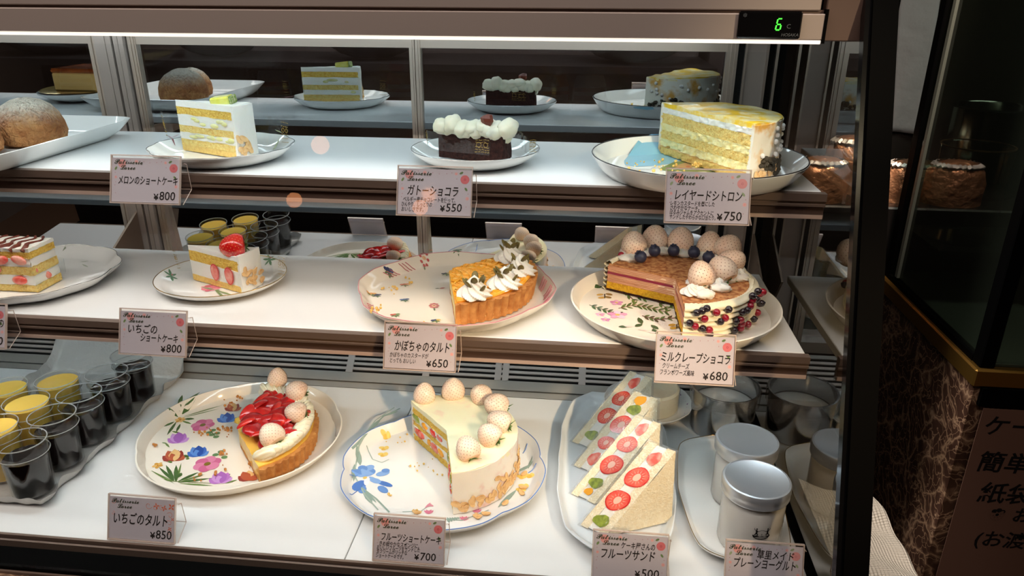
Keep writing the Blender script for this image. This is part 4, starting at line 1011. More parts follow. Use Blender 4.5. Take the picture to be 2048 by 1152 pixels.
for k, (nm, mt, z0, z1) in enumerate([('sponge_layer', 'sponge_pale', 0, .010), ('cream_layer', 'cream', .010, .024), ('sponge_layer', 'sponge_pale', .024, .036), ('cream_layer', 'cream', .036, .048), ('sponge_layer', 'sponge', .048, .057), ('icing', 'cream', .057, .062)]):
    part(mf, nm, rect_layer(MB(), -.07, .052 - (.001 if 'cream' in nm else 0), -.037, .012, z0, z1, .0024, k * 1.7), mt, sharp=70)
zg = MB()
for k in range(8):
    x = -.060 + k * .0145; pts = [(x + .004 * math.sin(j * 1.1 + k), -.038 + j * .0056, .0626 + (-.004 if j == 0 else 0)) for j in range(10)]; zg.tube(pts, .0030, 8, fr=lambda t: .75 + .35 * math.sin(t * 5 + 1))
part(mf, 'chocolate_zigzag', zg, 'chocolate')
sl = MB(); random.seed(9)
for x, y, z, rot in ((.036, -.0385, .046, .3), (.010, -.0385, .045, -.2), (-.02, -.0385, .047, 0), (.0425, -.030, .030, .2), (-.035, -.0385, .031, 0), (-.004, -.0385, .031, 0), (.046, -.012, .016, 0), (.030, -.0385, .017, 0)):
    sl.blob((x, y, z), (.011, .004, .0062), 14, 8, rot=Matrix.Rotation(rot, 3, 'Y'))
part(mf, 'strawberry_filling', sl, 'cut_strawberry')
film(mf, [(.030, .018), (.060, .012), (.064, -.02), (.052, -.045), (.020, -.047), (-.06, -.046)], .022, .011, .03, gold=6)

sp, ss = plate('cake_plate', 'small gold-edged plate painted with pink roses, under the strawberry shortcake slice', (-0.511, 0.930, Z2), 0.0905, 0.086, 0.0150, 'porcelain', 'gold_rim', rimw=.0006, flat=.74)
d = Deco(sp, ss, ident)
for c in ((343, 556), (540, 529)):
    for k in range(6): d.leaf(c, (c[0] + 14 * math.cos(k * 1.05 + .3), c[1] + 7 * math.sin(k * 1.05 + .3)), .0018, (96, 136, 102))
    d.ell((c[0] + 3, c[1] - 2), .002, .002, 0, (196, 110, 120))
for k in range(7): d.ell((420 + 12 * math.cos(k * .9), 576 + 4 * math.sin(k * .9)), .006, .0045, k * 40, ((232, 130, 150), (240, 170, 184), (214, 98, 122))[k % 3])
for q in ((402, 574), (440, 580), (470, 592), (452, 598)): d.leaf((430, 580), q, .002, (126, 150, 104))
for k in range(4): d.leaf((450 + k * 8, 600 - k * 2), (466 + k * 8, 597 - k * 3), .0018, (120, 144, 110))
d.done('painted_roses')
sc_, a0, a1, r = wedge('strawberry_shortcake', 'wedge of strawberry shortcake with one red strawberry on top, middle shelf', (-0.553, 0.928), (-0.4600, 0.8855), (-0.4480, 0.929), zm,
    [('sponge_layer', 'sponge_base', 0, .009, .0010), ('cream_layer', 'cream', .009, .030, .0014), ('sponge_layer', 'sponge', .030, .045, .0020), ('cream_top', 'cream', .045, .052, .0006)], 'cream', (0, .0535))
berry(sc_, (r * .80 * math.cos((a0 + a1) / 2 - .08), r * .80 * math.sin((a0 + a1) / 2 - .08), .061), 'red', (-.8, -.35, -.02), .5, 1.0)
hs = MB()
def half(m, c, a, w, h, mi, off):
    n = 16; ca, sa = math.cos(a), math.sin(a)
    pts = [(w * (math.sin(t) * (1 + .12 * math.cos(t))), h * math.cos(t)) for t in [2 * PI * i / n for i in range(n)]]
    v = [(c[0] + x * ca + off * sa, c[1] + x * sa - off * ca, c[2] + z) for x, z in pts]; b = [(c[0] + x * ca * .8, c[1] + x * sa * .8, c[2] + z * .8) for x, z in pts]
    m.add(v + b, [tuple(range(n))] + [(i, n + i, n + (i + 1) % n, (i + 1) % n) for i in range(n)], mi)
for rr, w, h in ((.50, .0085, .0125), (.78, .0090, .0130)):
    c = (r * rr * math.cos(a0), r * rr * math.sin(a0), .0215); half(hs, c, a0, w, h, 0, .0016); half(hs, c, a0, w * .84, h * .86, 1, .0019)
part(sc_, 'strawberry_halves', hs, ['red_berry', 'cut_strawberry'], sharp=20)
flakes(sc_, (0, 0), r, a0 + .06, a1 - .03, .006, .040, 15, 12)
film(sc_, [(-.022, .002), (-.010, .006), L(r * .45, a1 + .32), L(r * 1.0, a1 + .10), L(r * 1.16, a1), L(r * 1.36, a1 - .06)], .040, .010, .05, gold=7)

# pumpkin tart
pp, ps = plate('cake_plate', 'scalloped white platter with tiny painted flowers and pink edge under the pumpkin tart', (-0.170, 0.917, Z2), 0.137, 0.137, 0.0205, 'porcelain_cream', None, lambda a: 1 - .055 * (1 - abs(math.cos(3 * a + .4)) ** .8) - .012 * abs(math.sin(9 * a)), flat=.84)
d = Deco(pp, ps, lambda x, y: (640 + x * .3125, 420 + y * .3125))
def posy(p, cols, n=6, r=.0030):
    for k in range(n):
        a = k * 2.4; d.ell((p[0] + 26 * math.cos(a) * (k / n), p[1] + 11 * math.sin(a) * (k / n)), r, r * .8, 0, cols[k % len(cols)])
    for q in ((30, 8), (-26, 10), (10, 15)): d.leaf(p, (p[0] + q[0], p[1] + q[1]), .0012, (98, 122, 80))
posy((440, 425), ((58, 66, 104), (84, 96, 132))); posy((540, 478), ((206, 104, 70), (222, 140, 90))); posy((540, 575), ((86, 104, 150), (58, 70, 110)))
posy((330, 540), ((222, 152, 80), (230, 176, 110))); posy((362, 546), ((52, 50, 72), (80, 80, 100))); posy((805, 408), ((52, 52, 66), (200, 170, 90))); posy((880, 322), ((70, 96, 80), (96, 124, 92)))
posy((740, 708), ((44, 52, 96), (210, 180, 90))); posy((480, 672), ((200, 90, 70), (120, 140, 90))); posy((1380, 655), ((120, 120, 90), (90, 110, 80)))
for p in ((668, 352), (730, 612)):
    for k in range(8): d.ell((p[0] + 24 * math.cos(k * .785), p[1] + 13 * math.sin(k * .785)), .0022, .0018, 0, (198, 96, 96))
    d.ell(p, .0030, .0026, 0, (236, 190, 150)); d.ell(p, .0014, .0012, 0, (190, 90, 80)); d.leaf((p[0], p[1] + 14), (p[0] + 4, p[1] + 34), .0012, (98, 122, 80))
d.leaf((765, 502), (802, 498), .0020, (190, 96, 84)); d.leaf((765, 502), (735, 502), .0014, (110, 120, 90)); d.ell((712, 320), .003, .002, 0, (204, 120, 80))
d.done('painted_flowers')
rimp = MB(); n = 120; PF = lambda a: 1 - .055 * (1 - abs(math.cos(3 * a + .4)) ** .8) - .012 * abs(math.sin(9 * a))
rimp.tube([(.137 * .992 * PF(2 * PI * i / n) * math.cos(2 * PI * i / n), .137 * .992 * PF(2 * PI * i / n) * math.sin(2 * PI * i / n), .0204 + .0) for i in range(n)], .0007, 6, closed=True, col=(206, 140, 148))
for ac in (2.3, 2.55, -.05, -.35, .2, 3.6):
    for k in range(3):
        aa = ac + k * .05; rimp.tube([((.120 + j * .0035) * PF(aa) * math.cos(aa + .03 * j), (.120 + j * .0035) * PF(aa) * math.sin(aa + .03 * j), ps((.120 + j * .0035) * PF(aa) * math.cos(aa + .03 * j), (.120 + j * .0035) * PF(aa) * math.sin(aa + .03 * j)) + .0004) for j in range(4)], .0006, 5, col=(190, 104, 116))
rimp.build('pink_edge', 'paint', pp)
def tart(name, label, O, rr, a0, a1, z, h=.029, nfl=None):
    t = thing(name, label, 'tart', (O[0], O[1], z)); nf = nfl or 64
    fl = lambda a, zz: (1 + .034 * abs(math.sin(nf * a / 2)) - .026) * (.955 + .045 * min(1, zz / h))
    part(t, 'tart_shell', MB().sector(rr, a0, a1, 0, h, int(nf * 6 * (a1 - a0) / (2 * PI)), 2, 6, topn=.0014, rfn=fl, r0=rr - .0075, freq=170, walln=.0006), 'tart_crust', sharp=60)
    part(t, 'tart_base', MB().sector(rr - .007, a0, a1, 0, .006, 30, 10, 2, cutn=.0012, freq=200), 'tart_crust', sharp=60)
    return t
O = (-0.182, 0.930); rr = .121; a0, a1 = R(-76), R(49)
pt = tart('pumpkin_tart', 'pumpkin tart wedge topped with whipped cream rosettes and green pumpkin seeds', O, rr, a0, a1, zm, .029)
part(pt, 'custard_filling', MB().sector(rr - .007, a0, a1, .006, .022, 30, 14, 3, cutn=.0010, freq=180), 'custard', sharp=60)
part(pt, 'pumpkin_layer', MB().sector(rr - .0072, a0, a1, .022, .029, 30, 14, 2, cutn=.0010, topn=.001, freq=180), 'pumpkin_paste', sharp=60)
st = MB(); random.seed(3)
for k in range(17):
    # rows of piped pumpkin cream, wavering from the cut edge towards the rim
    for q in range(3):
        r0, r1 = .006 + .003 * (q == 1), rr - .016; aa = lerp(a0 + .06, a1 - .06, (k + q / 3) / 17)
        pts = []
        for j in range(26):
            t = j / 25; rad = lerp(r0, r1, t); an = aa + (.0030 * math.sin(j * 1.35 + k * 2 + q) ) / max(rad, .015)
            an = min(max(an, a0 + .02), a1 - .02); pts.append((rad * math.cos(an), rad * math.sin(an), .0298 + .0009 * math.sin(j * .8 + k) + .0010 * (q == 1)))
        st.tube(pts, .00125, 5)
part(pt, 'piped_strands', st, 'pumpkin_paste')
rim_ = MB()
for k in range(3): rim_.tube([((rr - .010 - k * .004) * math.cos(lerp(a0 + .02, a1 - .02, j / 30)), (rr - .010 - k * .004) * math.sin(lerp(a0 + .02, a1 - .02, j / 30)), .0305 + .001 * math.sin(j * .9 + k)) for j in range(31)], .0026, 7)
part(pt, 'piped_rim', rim_, 'pumpkin_paste')
zt = zm + .033
for i, (px, py) in enumerate(((949, 579), (1009, 560), (1040, 535), (1020, 508))):
    p = atz(px, py, zt + .006) - Vector((O[0], O[1], zm)); rs = put('cream_rosette', ROSETTE, pt, (p.x, p.y, .031), (0, 0, i), (1.05, 1.05, 1.25))
    random.seed(40 + i)
    for k in range(8):
        a = k * 2 * PI / 8 + random.uniform(-.2, .2) + i; t = random.choice((.35, .55, .75)); q = Vector((math.cos(a), math.sin(a), .9)).to_track_quat('Y', 'Z')
        put('pumpkin_seed', SEEDP, rs, (.0175 * (1 - t * .75) * math.cos(a), .0175 * (1 - t * .75) * math.sin(a), .021 * t + .002), (Matrix.Rotation(a, 3, 'Z') @ Matrix.Rotation(-.9, 3, 'Y')).to_euler(), (1.0, 1.0, .8))
sug = MB()
cr = MB(); random.seed(14)
for c, n, s in (((-.075, -.112), 12, .006), ((-.02, -.118), 8, .005), ((-.085, -.01), 9, .008), ((-.06, .01), 5, .01)):
    for i in range(n): crumb(cr, c[0] + random.gauss(0, s), c[1] + random.gauss(0, s), .0008, .0024, max(0, ps(c[0] - .012, c[1] + .013) - .0048))
tag(part(pt, 'crumbs', cr, 'sponge_base'), kind='stuff')

# crepe cake
kp, ks = plate('cake_plate', 'large white platter painted with pink flowers and leaves under the crepe cake', (0.119, 0.895, Z2), 0.1335, 0.1335, 0.0225, 'porcelain_cream', None, flat=.86)
Zk = lambda x, y: (1080 + x * .3647, 420 + y * .3647)
d = Deco(kp, ks, Zk)
def spray(pts, w, col, leafcol, n=2, L=34):
    d.line(pts, w, col)
    for (x0, y0), (x1, y1) in zip(pts, pts[1:]):
        for k in range(n):
            t = (k + .5) / n; x, y = lerp(x0, x1, t), lerp(y0, y1, t); dx, dy = x1 - x0, y1 - y0; l = math.hypot(dx, dy) or 1
            for s in (-1, 1): d.leaf((x, y), (x + dx / l * L * .8 + s * dy / l * L * .5, y + dy / l * L * .8 - s * dx / l * L * .42), .0020, leafcol[(k + (s > 0)) % 2])
spray([(430, 425), (470, 450), (520, 500)], .0008, (110, 60, 50), (G1, G2)); spray([(270, 520), (360, 550), (440, 570)], .0008, (100, 90, 60), (G1, (70, 84, 60)), 3)
spray([(430, 540), (520, 520), (600, 535), (700, 560)], .0008, (120, 80, 60), (G1, G2), 3, 42); spray([(560, 580), (640, 600), (760, 590)], .0009, (110, 50, 60), ((92, 84, 60), G2), 3)
spray([(640, 500), (700, 540), (750, 520)], .0007, (110, 80, 60), (G2, G1), 2); spray([(520, 470), (580, 490), (600, 480)], .0007, (110, 80, 60), (G1, G2), 2)
for c, r_, cols in (((420, 508), .0085, ((216, 140, 190), (232, 172, 206))), ((425, 575), .0125, ((232, 168, 200), (244, 204, 222), (222, 146, 186))), ((330, 572), .006, ((226, 160, 196), (238, 190, 214))), ((360, 600), .006, ((206, 130, 180), (226, 170, 206)))):
    d.flower(c, r_, 5, cols, (226, 196, 110), 20)
for c in ((355, 470), (750, 636)):
    for k, (dx, dy) in enumerate(((-26, -6), (24, -8), (-18, 10), (18, 8))): d.ell((c[0] + dx, c[1] + dy), .0052, .0034, 30 * (-1) ** k, ((206, 160, 60), (150, 120, 70))[k % 2])
    d.line([(c[0], c[1] - 10), (c[0], c[1] + 14)], .0008, (60, 50, 40))
for c, q in (((340, 430), (390, 425)), ((300, 430), (340, 420)), ((540, 590), (560, 625)), ((610, 630), (650, 655)), ((560, 625), (520, 640)), ((480, 640), (430, 640)), ((640, 680), (620, 650)), ((900, 690), (940, 700))): d.leaf(c, q, .0036, (70, 92, 56))
for c in ((540, 655), (590, 668), (460, 635)): d.leaf(c, (c[0] + 50, c[1] + 6), .003, (230, 214, 206))
d.done('painted_flowers')
O = (0.121, 0.912); rr = .104; a0, a1 = R(-89.6), R(152.7)
zc2 = zm; kc = thing('crepe_cake', 'three-quarter crepe cake crowned with white strawberries and blueberries, middle shelf', 'cake', (O[0], O[1], zc2))
part(kc, 'chocolate_base', MB().sector(rr - .006, a0, a1, 0, .003, 60, 10, 1, cutn=.0006), 'chocolate_cake', sharp=60)
part(kc, 'yellow_sponge', MB().sector(rr - .006, a0, a1, .003, .013, 60, 16, 3, cutn=.0016, freq=220), 'yellow_sponge', sharp=60)
n = 0
for z0, z1 in [(.013 + k * .00225, .013 + k * .00225 + .0021) for k in range(5)]: part(kc, 'crepe_layer', MB().sector(rr - .0062 + .0004 * math.sin(n * 2), a0, a1, z0, z1 - .0006, 60, 12, 1, cutn=.0007, freq=90, seed=n * .7), 'crepe', sharp=60); n += 1
part(kc, 'crepe_filling', MB().sector(rr - .0068, a0 + .006, a1 - .006, .0131, .0366, 60, 12, 1), 'crepe_cream', sharp=60)
part(kc, 'raspberry_layer', MB().sector(rr - .006, a0, a1, .0242, .0278, 60, 12, 1, cutn=.0006, freq=90), 'raspberry_jam', sharp=60)
for z0, z1 in [(.028 + k * .00225, .028 + k * .00225 + .0021) for k in range(4)]: part(kc, 'crepe_layer', MB().sector(rr - .0062 + .0004 * math.sin(n * 2), a0, a1, z0, z1 - .0006, 60, 12, 1, cutn=.0007, freq=90, seed=n * .7), 'crepe', sharp=60); n += 1
part(kc, 'cocoa_top', MB().sector(rr - .008, a0, a1, .0368, .0395, 70, 18, 1, topn=.0006, freq=100, dome=.0008), 'cocoa', sharp=60)
cw = MB(); prw = []
NR = 6
for i in range(NR * 8 + 1):
    t = i / (NR * 8); prw.append((rr - .0055 + .0052 * abs(math.sin(t * NR * PI)) ** .7, .0415 * t))
prw = [(rr - .0095, 0)] + prw + [(rr - .0075, .0440), (rr - .011, .0425), (rr - .012, .0392)]
cw.lathe(prw, 150, a0=a0 - .005, a1=a1 + .005, fn=lambda r, z, a: (r + .0010 * nz(math.cos(a) * 9, math.sin(a) * 9, z * 330) + (.0010 * math.sin(a * 120) if z > .041 else 0), z + .0012 * nz(a * 3, z * 200, 2)))
part(kc, 'piped_cream_side', cw, 'butter_cream', sharp=70)
Ok = Vector((O[0], O[1], zc2))
def on_top(px, py, h):
    return atz(px, py, zc2 + h) - Ok
wp = [((515, 190), (-.1, 0, 1), 0), ((630, 160), (0, .1, 1), 1), ((770, 170), (.05, .1, 1), 1), ((930, 190), (.1, .1, 1), 0), ((1028, 212), (.5, .1, .8), 1), ((1050, 285), (.55, -.3, .55), 0), ((1000, 335), (-.35, .45, .55), 1), ((885, 360), (-.15, .5, .65), 0)]
cr_ = MB()
for (z, tip, k) in wp:
    p = on_top(*Zk(*z), .052); p.z = .052
    berry(kc, p, k, tip, k * 2.0 + z[0], 1.12, leaf=True)
    cr_.blob((p.x, p.y, .0425), (.019, .015, .006), 22, 10, bumpy=.25, freq=3)
for (x, y) in ((490, 262), (590, 235), (680, 225), (790, 235), (880, 250), (850, 440), (900, 460), (990, 425), (1085, 365)):
    p = on_top(*Zk(x, y), .043); cr_.blob((p.x, p.y, .0425), (.0135, .011, .0055), 20, 10, bumpy=.35, freq=3.5)
part(kc, 'cream_ring', cr_, 'cream', sharp=90)
for x, y in ((980, 412), (1095, 360), (830, 445)):
    p = on_top(*Zk(x, y), .043); put('cream_rosette', ROSE_SM, kc, (p.x, p.y, .0405), None, 1.0)
for x, y in ((552, 255), (628, 222), (733, 220), (845, 230), (925, 257)):
    p = on_top(*Zk(x, y), .052); put('blueberry', BLUEB, kc, (p.x, p.y, .0515), (random.uniform(-.6, .6), random.uniform(-.6, .6), x), .0085)
def on_wall(px, py, Rr):
    dd = ray(px, py); ox, oy = CAM_POS.x - O[0], CAM_POS.y - O[1]
    A = dd.x ** 2 + dd.y ** 2; B = 2 * (ox * dd.x + oy * dd.y); Cq = ox * ox + oy * oy - Rr * Rr; D = B * B - 4 * A * Cq
    t = (-B - math.sqrt(max(0, D))) / (2 * A); return CAM_POS + dd * t - Ok
for pts, me, sc in ((((967, 562), (902, 597), (1015, 593), (850, 638), (928, 658), (1153, 527), (1165, 495), (1208, 458), (1222, 450), (1100, 603), (1105, 625), (1100, 648), (1138, 635), (1186, 605)), BALL, .0048), (((860, 563), (890, 553), (915, 540), (1035, 545), (990, 612), (822, 620), (893, 650), (932, 682), (1075, 610), (1110, 560), (1135, 550), (1185, 490), (1205, 513), (1214, 512), (1065, 662), (1170, 610), (1200, 405), (1180, 365)), BALL_K, .0046)):
    for p in pts:
        q = on_wall(*Zk(*p), rr + .001); q.z = min(max(q.z, .003), .043)
        q.z = max(q.z, .006); put('currant', me, kc, q, (1.2, 0, math.atan2(q.y, q.x) + 1.57), sc)
random.seed(61)
for i in range(40):
    a = random.uniform(R(20), a1 - .05); put('currant', (BALL, BALL_K)[i % 2], kc, ((rr + .001) * math.cos(a), (rr + .001) * math.sin(a), random.uniform(.014, .040)), (1.2, 0, a + 1.57), .0047)

# ---------------------------------------------------------------- floor of the case
# silver paper tray with the glasses
stp = thing('silver_paper_tray', 'crinkled silver paper tray under the glasses of coffee jelly and pudding', 'tray', (-0.81, 0.92, Z3))
def tray_fn(u, v):
    x = lerp(-.13, .122, u); y = lerp(-.205, .215, v); e = min(u, 1 - u, v * 1.6, (1 - v) * 1.6)
    lift = .016 * max(0, 1 - e / .035) ** 1.3; rip = .0022 * math.sin(v * 62 + math.sin(u * 9)) * max(0, 1 - e / .09) + .0016 * math.sin(u * 55) * max(0, 1 - e / .08)
    wav = .0055 * math.sin(v * 40) * max(0, 1 - (1 - u) / .04)
    return (x + wav, y, .0016 + lift + rip + max(0, y - .150) * .85)
tb = MB().sheet(tray_fn, 80, 110); part(stp, 'crimped_sheet', tb, 'silver_paper', sharp=80)
HG = 0.080
def glass_parts():
    R1, R0 = .0300, .0262
    pr = [(0, 0.0015), (R0 * .9, 0.0), (R0, .002)] + [(lerp(R0, R1, t) + .0, .002 + t * (HG - .002)) for t in (.1, .25, .4, .55, .7, .76)] + [(R1 + .0006, HG * .79), (R1 + .0006, HG - .001), (R1, HG), (R1 - .0012, HG - .0006), (R1 - .0016, HG * .8), (R0 - .001, .006), (0, .005)]
    def cut(r, z, a):
        if .004 < z < HG * .77 and r > R0 * .95: return r * (1 - .030 * abs(math.sin(5 * a + z * 110)) * abs(math.sin(5 * a - z * 110)) - .008), z
        return r, z
    m = MB().lathe(pr, 60, fn=cut)
    for rad, zz, tk in ((R1 - .0002, HG - .0002, .0008), (R1 + .0004, HG * .785, .0006)): m.tube([(rad * math.cos(2 * PI * i / 48), rad * math.sin(2 * PI * i / 48), zz) for i in range(48)], tk, 6, closed=True, mi=1)
    return mesh_of(m, 'cut_glass', ['drink_glass', 'glass_rim_highlight'], 60), R0, R1
GL, R0, R1 = glass_parts()
def fill_mesh(top, matn, name, lip=.0):
    rt = lerp(R0, R1, top / HG) - .0022
    pr = [(0, .0035), (R0 - .0022, .0035)] + [(lerp(R0 - .0022, rt, t), lerp(.0035, top, t)) for t in (.15, .3, .45, .6, .75, .9, 1)] + [(rt - .0015, top - .0005), (0, top - .0005)]
    def cut(r, z, a):
        if z < HG * .72 and r > R0 * .85: return r * (1 - .028 * abs(math.sin(5 * a + z * 110)) * abs(math.sin(5 * a - z * 110))), z
        return r, z
    return mesh_of(MB().lathe(pr, 60, fn=cut), name, matn, 50)
JEL = fill_mesh(.056, 'coffee', 'coffee_jelly'); PUD = fill_mesh(.0745, 'pudding', 'custard_pudding')
def glass(x, y, kind, label, group):
    t = thing('coffee_jelly_glass' if kind else 'pudding_glass', label, 'glass of coffee jelly' if kind else 'glass of pudding', (x, y, Z3 + .0034), group=group)
    t.rotation_euler = (0, 0, x * 91 + y * 37)
    put('cut_glass', GL, t); put('coffee_jelly' if kind else 'custard_pudding', JEL if kind else PUD, t)
CJ = 'coffee jelly glasses on the silver paper tray'; PD = 'custard pudding glasses on the silver paper tray'
for (x, y), w in zip(((-.7255, .7510), (-.7285, .8150), (-.7290, .8745), (-.7280, .9390), (-.7270, 1.0015)),
                     ('nearest coffee jelly glass, at the front corner of the silver tray', 'second coffee jelly glass from the front of the silver tray', 'middle coffee jelly glass in the row of five on the silver tray', 'fourth coffee jelly glass from the front, left of the strawberry tart', 'rearmost coffee jelly glass, half hidden behind the shortcake price card')):
    glass(x, y, 1, w, CJ)
pz = Z3 + .0034 + HG
pb = [atz(px, py, pz) for px, py in ((123, 766), (60, 822), (22, 787))]
glass(-.7890, .9100, 0, 'rearmost yellow custard pudding glass, beside the fourth coffee jelly', PD)
glass(-.7900, .8450, 0, 'yellow custard pudding glass between the second and middle coffee jelly glasses', PD)
glass(-.8510, .8800, 0, 'yellow custard pudding glass at the left picture edge, behind the others', PD)
glass(-.7890, .7800, 0, 'yellow custard pudding glass behind the nearest coffee jelly, at the left picture edge', PD)
glass(-.8510, .8130, 0, 'yellow custard pudding glass cut off by the left picture edge', PD)

# strawberry tart
fpl, fs = plate('cake_plate', 'large cream platter painted with blue, pink and purple flowers, under the strawberry tart', (-0.4990, 0.8985, Z3), 0.1500, 0.1490, 0.0215, 'porcelain_cream', None, lambda a: 1 - .045 * (1 - abs(math.cos(2 * a + .5)) ** .6), flat=.87)
Z7 = lambda x, y: (x * .4097, 680 + y * .4097)
d = Deco(fpl, fs, Z7)
for p, q, w in (((890, 365), (985, 297), .0034), ((880, 365), (898, 312), .0032), ((900, 372), (1085, 318), .0016), ((895, 378), (1070, 335), .0013), ((870, 378), (825, 378), .0022), ((850, 400), (800, 425), .0026), ((860, 400), (815, 465), .0026), ((880, 410), (860, 450), .0022), ((900, 385), (950, 385), .0034), ((890, 395), (935, 410), .002), ((840, 445), (880, 455), .002), ((805, 500), (828, 525), .0016), ((812, 505), (790, 500), .0013)): d.leaf(p, q, w, G1 if w > .002 else G2)
d.flower((880, 390), .0075, 6, ((214, 160, 80), (232, 190, 120)), (190, 120, 60), 10)
def tulip(c, cols, s, up=-1, k=1.0):
    x, y = c
    bx, by = x + 4, y + 24 * s
    for ex, ey, w, col in ((-52, -22, .0060, cols[0]), (50, -26, .0058, cols[1]), (-30, -46, .0062, cols[1]), (30, -48, .0060, cols[0]), (0, -54, .0066, cols[2]), (-14, -34, .0040, cols[1]), (16, -34, .0036, cols[2])):
        d.leaf((bx, by), (bx + ex * s * .9, by + ey * s * .85), w * s, col)
PK = ((206, 104, 148), (222, 136, 172)); BL = ((64, 110, 196), (96, 146, 220), (44, 84, 170)); PU = ((188, 124, 204), (206, 156, 220), (170, 104, 190)); RD = ((150, 60, 52), (184, 92, 64), (232, 190, 130))
d.flower((990, 415), .0165, 6, PK, (120, 110, 50), 12, .8); d.flower((1012, 605), .0180, 6, PK, (130, 110, 40), 40, .8)
tulip((868, 475), PU, 1.15); tulip((965, 540), BL, 1.15); tulip((1105, 376), BL, 1.05); tulip((1075, 668), PU, 1.25); tulip((848, 560), RD, 1.25); tulip((1135, 326), RD, .9); tulip((1210, 660), RD, 1.1)
for p in ((1040, 440), (1060, 455), (1035, 462), (1055, 472), (1020, 452), (1052, 560), (1095, 572), (1078, 545)): d.ell(p, .0046, .0040, 0, (100, 138, 92))
d.line([(1020, 430), (1050, 470)], .0006, G1)
for p, q, w in (((850, 685), (810, 610), .0026), ((850, 690), (775, 620), .0022), ((862, 690), (885, 600), .0016), ((858, 690), (860, 610), .003), ((865, 660), (890, 660), .0055), ((870, 695), (1030, 675), .0026), ((880, 700), (1040, 712), .0016), ((870, 690), (970, 645), .0030), ((885, 690), (1000, 655), .002), ((850, 700), (740, 640), .0012), ((845, 690), (800, 680), .0016), ((1100, 700), (1160, 682), .0018), ((920, 575), (900, 560), .0026), ((925, 580), (905, 580), .002), ((840, 600), (820, 590), .002)): d.leaf(p, q, w, G1 if w > .002 else G2)
d.line([(740, 640), (850, 690), (1030, 700)], .0005, G2); d.flower((770, 612), .007, 5, ((214, 160, 70), (230, 184, 110)), (190, 110, 50))
for c in ((870, 540), (855, 545), (1120, 655), (1108, 660), (1124, 668), (870, 490), (880, 486)): d.ell(c, .0012, .0010, 0, (60, 40, 40))
d.done('painted_flowers')
O = (-0.4928, 0.8760); rr = .115; a0, a1 = R(-51), R(92); zt = Z3 + .0056
sw = tart('strawberry_tart', 'tart wedge heaped with glazed red strawberries and a white whipped cream border', O, rr, a0, a1, zt, .028)
part(sw, 'custard_filling', MB().sector(rr - .007, a0, a1, .006, .030, 30, 14, 3, cutn=.0014, freq=160, topn=.001), 'pudding', sharp=60)
Os = Vector((O[0], O[1], zt)); random.seed(77)
def slice_mesh():
    m = MB(); n, mm = 16, 7; v = []
    for j in range(mm + 1):
        t = j / mm * PI / 2
        for i in range(n):
            a = 2 * PI * i / n; k = 1 + .25 * math.cos(a)
            v.append((.0165 * math.cos(t) * math.cos(a), .0105 * math.cos(t) * math.sin(a) * (1.25 - .35 * math.cos(a)), .0075 * math.sin(t)))
    fs = [(j * n + i, j * n + (i + 1) % n, (j + 1) * n + (i + 1) % n, (j + 1) * n + i) for j in range(mm) for i in range(n)] + [tuple(range(n))[::-1]]
    m.add(v, fs); return [mesh_of(m, 'strawberry_slice', c, 60) for c in ('red_berry', 'dark_berry')]
SLC = slice_mesh()
k = 0
for ring, nn in ((.022, 3), (.040, 5), (.058, 7), (.076, 9), (.090, 7)):
    for i in range(nn):
        a = lerp(a0 + .12, a1 - .12, (i + .5 + .2 * (ring * 100 % 2)) / (nn + .2))
        if ring > .085: a = lerp(a0 + .5, a1 - .12, (i + .5) / nn)
        put('strawberry_slice', SLC[k % 2], sw, (ring * math.cos(a), ring * math.sin(a), .031 + .012 * (1 - (ring / .1) ** 2) + random.uniform(0, .006)), (random.uniform(-.7, .7), random.uniform(-.8, .15), a + random.uniform(-.6, .6)), random.uniform(.95, 1.2)); k += 1
def piped_border(rad, b0, b1, z, n, w=.010):
    m = MB()
    for i in range(n):
        a = lerp(b0, b1, i / (n - 1)); rm = Matrix.Rotation(a + .75, 3, 'Z') @ Matrix.Rotation(-.35, 3, 'Y')
        m.blob((rad * math.cos(a), rad * math.sin(a), z + .0015 * math.sin(i * 1.7)), (w * 1.75, w * .60, w * .80), 30, 14, rot=rm, ridges=7, ramp=.16)
        m.blob((rad * math.cos(a + .02), rad * math.sin(a + .02), z - .005), (w * 1.4, w * .8, w * .5), 12, 8, rot=rm)
    return m
part(sw, 'whipped_cream_border', piped_border(rr - .0185, a0 + .13, a1 - .05, .0385, 25, .0105), 'butter_cream', sharp=90)
for x, y, tip, kd, sc in ((1355, 188, (.1, .1, 1), 0, .98), (1452, 255, (-.8, -.1, .35), 1, 1.0), (1448, 358, (-.85, -.2, .30), 0, .98), (1328, 470, (-.7, .45, .55), 1, 1.02)):
    p = atz(*Z7(x, y), zt + .052) - Os; p.z = .053; berry(sw, p, kd, tip, x * .1, sc)
part(sw, 'custard_spill', MB().blob((0, 0, 0), (.012, .009, .006), 14, 8, bumpy=.3, freq=2), 'pudding').location = atz(*Z7(1185, 392), zt + .030) - Os
cr = MB(); random.seed(8)
for c, n, s in (((1100, 440), 16, 40), ((985, 455), 10, 40), ((1240, 610), 26, 22), ((1140, 300), 12, 40), ((1090, 555), 8, 20), ((1020, 640), 5, 60), ((760, 520), 3, 10), ((960, 680), 4, 30)):
    for i in range(n):
        q = atz(*Z7(c[0] + random.gauss(0, s * .6), c[1] + random.gauss(0, s * .35)), zt) - Os; crumb(cr, q.x, q.y, .0008, .0026)
tag(part(sw, 'crumbs', cr, 'tart_crust'), kind='stuff')

